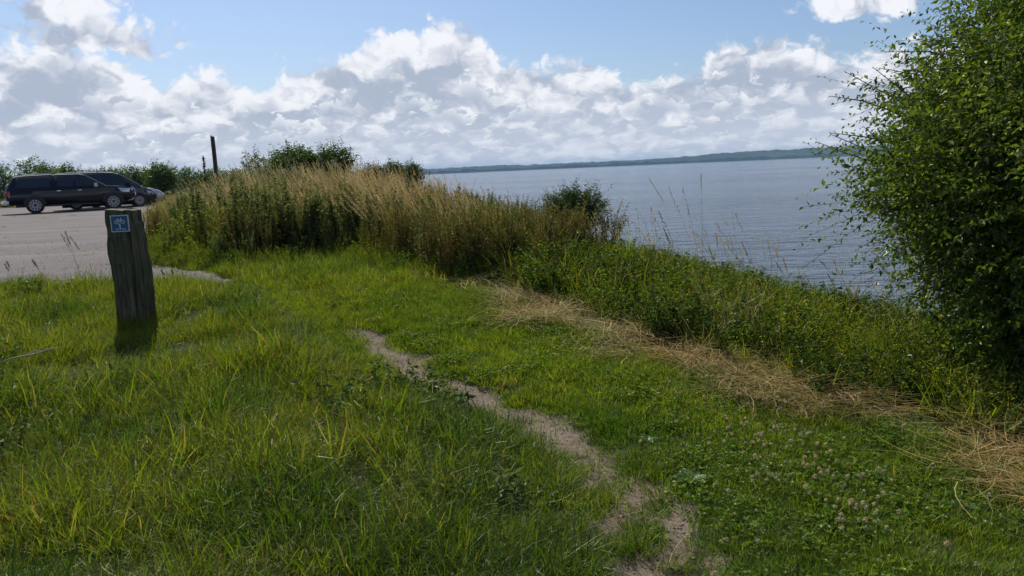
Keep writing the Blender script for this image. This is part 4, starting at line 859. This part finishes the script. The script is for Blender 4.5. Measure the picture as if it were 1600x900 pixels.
# ------------------------------------------------------------------ cars
M_NAVY = principled('navy_paint', (.002, .005, .010), .5, 0, .7, .1); M_BLACKP = principled('black_blue_paint', (.006, .010, .016), .4, 0, 1.0, .2); M_SILV = principled('silver_paint', (.60, .61, .62), .35, .3, .6)
M_GLASS = principled('car_glass', (.012, .016, .02), .04, 0, .5); M_TRIM = principled('black_trim', (.018, .018, .02), .6); M_TYRE = principled('tyre_rubber', (.02, .02, .02), .85)
M_RIM = principled('alloy_rim', (.42, .42, .44), .4, .3); M_HILITE = principled('painted_highlight', (.38, .40, .44), .3, .6); M_CHR = principled('chrome', (.75, .76, .78), .15, 1.0); M_RED = principled('tail_lamp', (.42, .012, .012), .2, 0, 1); M_LAMP = principled('head_lamp', (.42, .45, .48), .08, .3, 1.0); M_ORANGE = principled('indicator', (.5, .16, .02), .2, 0, 1); M_SEAT = principled('seat', (.12, .12, .13), .8)  # includes a pale tone for highlights painted on pillars and bonnet edges
def interp_st(st, x): a = np.array(st, float); return [np.interp(x, a[:, 0], a[:, k]) for k in range(1, a.shape[1])]
def loft(st, ringf, n, name, mat, parent, caps=True):
    xs_ = sorted(set(np.round(np.concatenate([np.linspace(st[0][0], st[-1][0], n), [s[0] for s in st]]), 3))); g = Geo(); V = [ringf(x, *interp_st(st, x)) for x in xs_]; K = len(V[0]); nr = len(V)
    i = np.arange(nr - 1)[:, None] * K; j = np.arange(K)[None]; q = np.stack([i + j, i + (j + 1) % K, i + K + (j + 1) % K, i + K + j], -1).reshape(-1, 4)
    V = np.array(V).reshape(-1, 3); c0, c1 = V[:K].mean(0), V[-K:].mean(0)
    g.add(np.concatenate([V, [c0, c1]]), [q, np.array([[(j + 1) % K, j, nr * K] for j in range(K)]), np.array([[(nr - 1) * K + j, (nr - 1) * K + (j + 1) % K, nr * K + 1] for j in range(K)])])
    o = g.obj(name, mat, parent, True, 38); return o
def quad_on(parent, name, mat, pts, thick=.006, nrm=(0, -1, 0)):
    g = Geo(); pts = [Vector(p) for p in pts]; n_ = Vector(nrm) * thick; m_ = len(pts); v = [tuple(p + n_) for p in pts] + [tuple(p - n_) for p in pts]
    g.addpoly(v, [list(range(m_)), list(range(2 * m_ - 1, m_ - 1, -1))] + [[k, k + m_, (k + 1) % m_ + m_, (k + 1) % m_] for k in range(m_)]); return g.obj(name, mat, parent)
def wheel(parent, x, y, r, wdt=.23, spokes=10):
    side = -1 if y < 0 else 1; g = Geo(); K = 28; prof_ = [(r * .66, -wdt / 2), (r * .9, -wdt / 2), (r * .98, -wdt * .4), (r, -wdt * .2), (r, wdt * .2), (r * .98, wdt * .4), (r * .9, wdt / 2), (r * .66, wdt / 2)]
    V = [(rr * math.cos(k / K * 6.2832), yy_, rr * math.sin(k / K * 6.2832)) for rr, yy_ in prof_ for k in range(K)]; i = np.arange(7)[:, None] * K; j = np.arange(K)[None]
    g.add(V, np.stack([i + j, i + (j + 1) % K, i + K + (j + 1) % K, i + K + j], -1).reshape(-1, 4)); w_ = g.obj('wheel', M_TYRE, parent, True, 40); w_.location = (x, y, r)
    g = Geo(); yo = side * wdt * .42
    for (r0, r1, y0, y1) in ((r * .60, r * .68, yo, yo),):
        V = [(rr * math.cos(k / K * 6.2832), yy_, rr * math.sin(k / K * 6.2832)) for rr, yy_ in ((r0, y0 - side * .05), (r0, y0), (r1, y1), (r1, y1 - side * .05)) for k in range(K)]; i = np.arange(3)[:, None] * K
        g.add(V, np.stack([i + j, i + (j + 1) % K, i + K + (j + 1) % K, i + K + j], -1).reshape(-1, 4))
    for s in range(spokes):
        a = s / spokes * 6.2832; c_, s_ = math.cos(a), math.sin(a)
        for tw in (-.0,):
            v = [(rr * c_ - e * s_, yo - side * dp, rr * s_ + e * c_) for rr, e0, dp in ((r * .16, .022, .01), (r * .63, .027, .0)) for e in (-e0, e0)]; v += [(a0, b0 - side * .03, c0) for a0, b0, c0 in v]
            g.add(v, np.array([[0, 1, 3, 2], [4, 6, 7, 5], [0, 4, 5, 1], [2, 3, 7, 6], [0, 2, 6, 4], [1, 5, 7, 3]]))
    g.obj('rim', M_RIM, w_)
    g = Geo(); V = [(rr * math.cos(k / K * 6.2832), yo - side * .045, rr * math.sin(k / K * 6.2832)) for rr in (r * .64,) for k in range(K)] + [(0, yo - side * .045, 0)]; g.add(V, np.array([[k, (k + 1) % K, K] for k in range(K)]))
    V = [(r * .17 * math.cos(k / K * 6.2832), yo, r * .17 * math.sin(k / K * 6.2832)) for k in range(K)] + [(0, yo + side * .01, 0)]; g.add(V, np.array([[k, (k + 1) % K, K] for k in range(K)]), mi=0)
    g.obj('hub', M_TRIM, w_); return w_
def car(name, loc, rz, label, cat, paint, low, gh, belt, wheels, r, panes, front, rear, extra):
    c = empty(name, loc, rz); tag(c, label, cat, 'cars parked on the car park'); Wm = max(s[3] for s in low)
    def ring(x, zb, zt, w_):
        pr = [(0, zb), (w_ * .86, zb), (w_ * .97, zb + .10), (w_, zb + .30), (w_ * .995, (zb + zt) / 2 + .08), (w_ * .97, zt - .07), (w_ * .90, zt - .005), (w_ * .6, zt + .012), (0, zt + .02)]
        return [(x, -a, b) for a, b in pr] + [(x, a, b) for a, b in pr[-2:0:-1]]
    loft(low, ring, 26, 'body', paint, c)
    def hw(z, x): # half width of the glasshouse at height z
        bw = interp_st(low, min(max(x, low[0][0]), low[-1][0]))[2] * .955; return bw - (z - belt) * .30
    def ring2(x, zt):
        zt = max(zt, belt + .001); b0 = belt - .06; pr = [(0, b0), (hw(b0, x), b0), (hw(zt, x) + .005, max(zt - .07, b0 + .002)), (hw(zt, x) - .05, zt - .012), (hw(zt, x) * .5, zt + .012), (0, zt + .018)]
        return [(x, -a, b) for a, b in pr] + [(x, a, b) for a, b in pr[-2:0:-1]]
    loft(gh, ring2, 30, 'cabin', paint, c)
    for pn in panes:
        for sd in (-1, 1):
            P_ = [(x, sd * (hw(z, x) + .012), z) for x, z in pn]; quad_on(c, 'window', M_GLASS, P_ if sd < 0 else P_[::-1], .004)
    def scr(x0, z0, x1, z1, name_):
        P_ = []; nn = Vector((z1 - z0, 0, x0 - x1)); nn = (nn if (nn.x > 0) == (name_ == 'windscreen') else -nn).normalized(); off = nn * .016
        for x, z, e in ((x0, z0, -.10), (x1, z1, -.09)): P_.append((x, z, hw(z, x) + e))
        pts_ = [(P_[0][0], -P_[0][2], P_[0][1]), (P_[1][0], -P_[1][2], P_[1][1]), (P_[1][0], P_[1][2], P_[1][1]), (P_[0][0], P_[0][2], P_[0][1])]
        quad_on(c, name_, M_GLASS, [Vector(p) + off + Vector((0, 0, .012)) for p in pts_], .004, nn)
    scr(*front, 'windscreen'); scr(*rear, 'rear_window')
    for wx in wheels:
        for sd in (-1, 1):
            wy = interp_st(low, wx)[2]; wheel(c, wx, sd * (wy - .055), r)
            K = 18; ra = r * 1.2; zb = interp_st(low, wx)[0]
            arc = [(wx + ra * math.cos(a), r + ra * math.sin(a)) for a in np.linspace(math.asin(max(-1, (zb - r) / ra)), math.pi - math.asin(max(-1, (zb - r) / ra)), K)]
            quad_on(c, 'wheel_arch', M_TRIM, [(a, sd * (wy + .004), max(b, zb + .002)) for a, b in (arc if sd < 0 else arc[::-1])], .006)
    for kind, mat, pts_ in extra:
        for sd in (-1, 1):
            if 'door' in kind:      # doors follow the swell of the body side
                (xa, z0, _), (xb, _, _), (xc, z1, _), (xd, _, _) = pts_; g = Geo(); V = []
                for t_ in np.linspace(0, 1, 9):
                    z = z0 + (z1 - z0) * t_
                    for xx in (xa + (xd - xa) * t_, xb + (xc - xb) * t_):
                        zb, zt, w_ = interp_st(low, xx); kk = np.interp(z, [zb, zb + .1, zb + .3, (zb + zt) / 2 + .08, zt - .07, zt], [.86, .97, 1, .995, .97, .90]); V.append((xx, sd * (w_ * kk + .008), z))
                i_ = np.arange(8) * 2; f_ = np.stack([i_, i_ + 1, i_ + 3, i_ + 2], 1); g.add(V, f_ if sd < 0 else f_[:, ::-1]); g.obj(kind, mat, c, True)
                g2 = Geo()
                for xx in (xa - .008, xb + .008): 
                    g2.add([(xx - .008, sd * (interp_st(low, xx)[2] + .004), z0), (xx + .008, sd * (interp_st(low, xx)[2] + .004), z0), (xx + .008, sd * (interp_st(low, xx)[2] * .98 + .004), z1), (xx - .008, sd * (interp_st(low, xx)[2] * .98 + .004), z1)], np.array([[0, 1, 2, 3]]))
                continue
            P_ = [(x, sd * (interp_st(low, x)[2] * k_ + .006), z) for x, z, k_ in pts_]; quad_on(c, kind, mat, P_ if sd < 0 else P_[::-1], .008)
    # underbody
    g = Geo(); x0, x1 = low[0][0] + .35, low[-1][0] - .35; z0 = low[3][1] - .12; V = [(x, y, z) for z in (z0, z0 + .25) for y in (-.55, .55) for x in (x0, x1)]
    g.add(V, np.array([[0, 2, 3, 1], [4, 5, 7, 6], [0, 1, 5, 4], [2, 6, 7, 3], [0, 4, 6, 2], [1, 3, 7, 5]])); g.obj('underbody', M_TRIM, c)
    return c
def tube_part(parent, name, mat, pts, r, k=6): g = Geo(); tube(g, pts, r, (1, 1, 1), k); return g.obj(name, mat, parent, True, 45)
rw = unproj(57, 334); rw = Vector((-21.76, 37.3, 0)); fw = Vector((-18.88, 38.99, 0)); ang = math.atan2(fw.y - rw.y, fw.x - rw.x)
fd = Vector((math.cos(ang), math.sin(ang), 0)); pd = Vector((-math.sin(ang), math.cos(ang), 0))
orig = rw - fd * 1.12 + pd * .92
def lotz(v): return (v.x, v.y, lerp_z(v.x, v.y) + .006)
pk_low = [(0.0, .60, 1.02, .80), (.06, .46, 1.06, .87), (.5, .43, 1.10, .92), (1.1, .42, 1.10, .93), (2.6, .36, 1.10, .93), (3.9, .36, 1.12, .93), (4.35, .40, 1.13, .93), (4.85, .40, 1.08, .91), (5.15, .42, .98, .86), (5.30, .50, .86, .76)]
pk = car('pickup_truck', lotz(orig), ang, 'dark navy pickup with a hard canopy and silver wheels, nearest the camera', 'pickup', M_NAVY, pk_low,
         [(.04, 1.10), (.16, 1.34), (.42, 1.70), (.8, 1.745), (1.9, 1.77), (1.97, 1.73), (2.04, 1.755), (3.0, 1.75), (3.28, 1.68), (4.16, 1.12)], 1.10, (1.12, 4.38), .385,
         [[(.42, 1.18), (1.80, 1.18), (1.80, 1.62), (.58, 1.60)], [(2.12, 1.18), (2.78, 1.18), (2.78, 1.64), (2.16, 1.62)], [(2.86, 1.18), (3.86, 1.17), (3.24, 1.62), (2.86, 1.64)]],
         (4.12, 1.15, 3.30, 1.66), (.10, 1.22, .38, 1.62),
         [('tail_light', M_RED, [(.03, .76, 1), (.16, .76, 1), (.20, 1.06, .985), (.06, 1.06, .985)]), ('headlight', M_LAMP, [(4.78, .82, 1), (5.12, .80, 1), (5.16, .97, .99), (4.62, 1.03, .985)]),
          ('door', M_NAVY, [(2.84, .46, 1.003), (3.88, .46, 1.003), (3.88, 1.02, .985), (2.84, 1.02, .985)]), ('rear_door', M_NAVY, [(1.98, .55, 1.003), (2.80, .46, 1.003), (2.80, 1.02, .985), (1.98, 1.02, .985)]), ('side_step', M_TRIM, [(1.7, .32, 1.02), (3.75, .32, 1.02), (3.75, .38, 1.02), (1.7, .38, 1.02)])])
for sd in (-1, 1):
    tube_part(pk, 'roof_rail', M_CHR, [(.75, sd * .66, 1.775), (.85, sd * .66, 1.80), (1.85, sd * .66, 1.82), (1.95, sd * .66, 1.79)], .014); tube_part(pk, 'roof_rail', M_CHR, [(2.1, sd * .66, 1.78), (2.2, sd * .66, 1.80), (2.95, sd * .66, 1.79), (3.1, sd * .66, 1.755)], .014)
    quad_on(pk, 'mirror', M_CHR, [(3.62, sd * .98, 1.12), (3.78, sd * 1.05, 1.12), (3.76, sd * 1.08, 1.30), (3.62, sd * 1.0, 1.30)], .035)
    quad_on(pk, 'door_handle', M_CHR, [(2.92, sd * .95, .98), (3.08, sd * .95, .98), (3.08, sd * .95, 1.01), (2.92, sd * .95, 1.01)], .012); quad_on(pk, 'door_handle', M_CHR, [(2.06, sd * .95, .98), (2.22, sd * .95, .98), (2.22, sd * .95, 1.01), (2.06, sd * .95, 1.01)], .012)
    tube_part(pk, 'bull_bar', M_CHR, [(5.05, sd * .72, .40), (5.28, sd * .68, .46), (5.40, sd * .62, .62), (5.38, sd * .58, .90), (5.30, sd * .56, 1.02)], .03)
    quad_on(pk, 'mud_flap', M_TRIM, [(.80, sd * .72, .18), (.80, sd * .94, .18), (.80, sd * .94, .46), (.80, sd * .72, .46)], .01, (1, 0, 0))
for sd in (-1, 1): tube_part(pk, 'pillar_highlight', M_HILITE, [(3.26, sd * .71, 1.70), (3.70, sd * .79, 1.42), (4.12, sd * .87, 1.15)], .022); tube_part(pk, 'bonnet_highlight', M_HILITE, [(4.16, sd * .84, 1.135), (4.55, sd * .84, 1.125), (4.9, sd * .80, 1.08)], .012)  # pale tubes paint the highlight along the pillars and bonnet edges
tube_part(pk, 'bull_bar', M_CHR, [(5.32, -.58, 1.0), (5.34, 0, 1.03), (5.32, .58, 1.0)], .03)
tube_part(pk, 'rear_bumper', M_CHR, [(.12, -.84, .56), (-.05, -.80, .54), (-.12, -.5, .54), (-.12, .5, .54), (-.05, .80, .54), (.12, .84, .56)], .085, 8)
tube_part(pk, 'tow_bar', M_TRIM, [(.3, 0, .42), (-.15, 0, .38), (-.24, 0, .40), (-.25, 0, .48)], .035)
o2 = orig + pd * 2.65 + fd * 1.95
vn_low = [(0.0, .45, .95, .78), (.06, .30, 1.02, .86), (.6, .25, 1.06, .91), (1.2, .24, 1.06, .92), (2.4, .22, 1.06, .92), (3.7, .22, 1.05, .92), (4.1, .24, 1.00, .91), (4.45, .26, .86, .86), (4.68, .30, .68, .74), (4.74, .36, .60, .64)]
van = car('minivan', lotz(o2), ang, 'dark minivan with roof rails parked behind the pickup', 'van', M_BLACKP, vn_low,
          [(.03, 1.05), (.12, 1.38), (.34, 1.74), (.9, 1.82), (2.2, 1.84), (2.75, 1.80), (3.05, 1.70), (3.98, 1.06)], 1.05, (.95, 3.85), .33,
          [[(.40, 1.13), (1.15, 1.13), (1.15, 1.66), (.55, 1.64)], [(1.23, 1.13), (2.12, 1.13), (2.12, 1.70), (1.23, 1.68)], [(2.20, 1.13), (3.62, 1.12), (2.98, 1.62), (2.20, 1.70)]],
          (3.94, 1.09, 3.06, 1.69), (.10, 1.2, .32, 1.66), [('tail_light', M_RED, [(.03, .74, 1), (.2, .74, 1), (.2, 1.0, .985), (.05, 1.0, .985)]), ('headlight', M_LAMP, [(4.30, .66, 1), (4.62, .60, 1), (4.50, .74, .98), (4.22, .84, .985)]),
          ('door', M_BLACKP, [(2.18, .34, 1.003), (3.30, .34, 1.003), (3.45, .98, .985), (2.18, .98, .985)])])
for sd in (-1, 1): tube_part(van, 'roof_rail', M_CHR, [(.55, sd * .63, 1.80), (.7, sd * .63, 1.865), (2.5, sd * .63, 1.875), (2.75, sd * .63, 1.82)], .016); quad_on(van, 'mirror', M_BLACKP, [(3.30, sd * .96, 1.08), (3.46, sd * 1.04, 1.08), (3.44, sd * 1.06, 1.24), (3.30, sd * .98, 1.24)], .04)
for sd in (-1, 1): tube_part(van, 'pillar_highlight', M_HILITE, [(3.02, sd * .70, 1.72), (3.5, sd * .77, 1.40), (3.96, sd * .85, 1.08)], .03)  # pale tubes again, a painted highlight down the minivan's pillars
for xx in (1.1, 2.1): tube_part(van, 'roof_bar', M_TRIM, [(xx, -.66, 1.90), (xx, 0, 1.92), (xx, .66, 1.90)], .022)
tube_part(van, 'aerial', M_TRIM, [(1.45, 0, 1.86), (1.35, 0, 2.15)], .006)
o3 = orig + pd * 5.4 + fd * 3.15
sv_low = [(0.0, .45, .85, .74), (.06, .30, .92, .82), (.6, .24, .95, .87), (1.2, .22, .95, .88), (2.4, .20, .93, .88), (3.2, .20, .93, .88), (3.6, .22, .90, .87), (4.0, .24, .78, .82), (4.22, .28, .62, .70), (4.28, .34, .55, .60)]
sil = car('hatchback_car', lotz(o3), ang, 'silver hatchback whose nose shows beyond the dark minivan', 'car', M_SILV, sv_low, [(.03, .94), (.15, 1.2), (.45, 1.42), (1.2, 1.50), (2.1, 1.48), (2.4, 1.42), (3.35, .95)], .94, (.8, 3.35), .31,
          [[(.55, 1.0), (1.25, 1.0), (1.25, 1.38), (.7, 1.35)], [(1.33, 1.0), (2.05, 1.0), (2.05, 1.40), (1.33, 1.39)], [(2.12, 1.0), (3.0, .99), (2.35, 1.36), (2.12, 1.40)]],
          (3.30, .97, 2.42, 1.41), (.12, 1.06, .42, 1.36), [('tail_light', M_RED, [(.03, .66, 1), (.2, .66, 1), (.2, .88, .985), (.05, .88, .985)]), ('headlight', M_LAMP, [(3.86, .60, 1), (4.18, .54, 1), (4.06, .68, .98), (3.72, .80, .985)]),
          ('door', M_SILV, [(2.10, .32, 1.003), (3.0, .32, 1.003), (3.1, .86, .985), (2.10, .86, .985)])])
for sd in (-1, 1): quad_on(sil, 'mirror', M_SILV, [(2.80, sd * .92, .98), (2.94, sd * 1.0, .98), (2.92, sd * 1.02, 1.1), (2.80, sd * .94, 1.1)], .04)
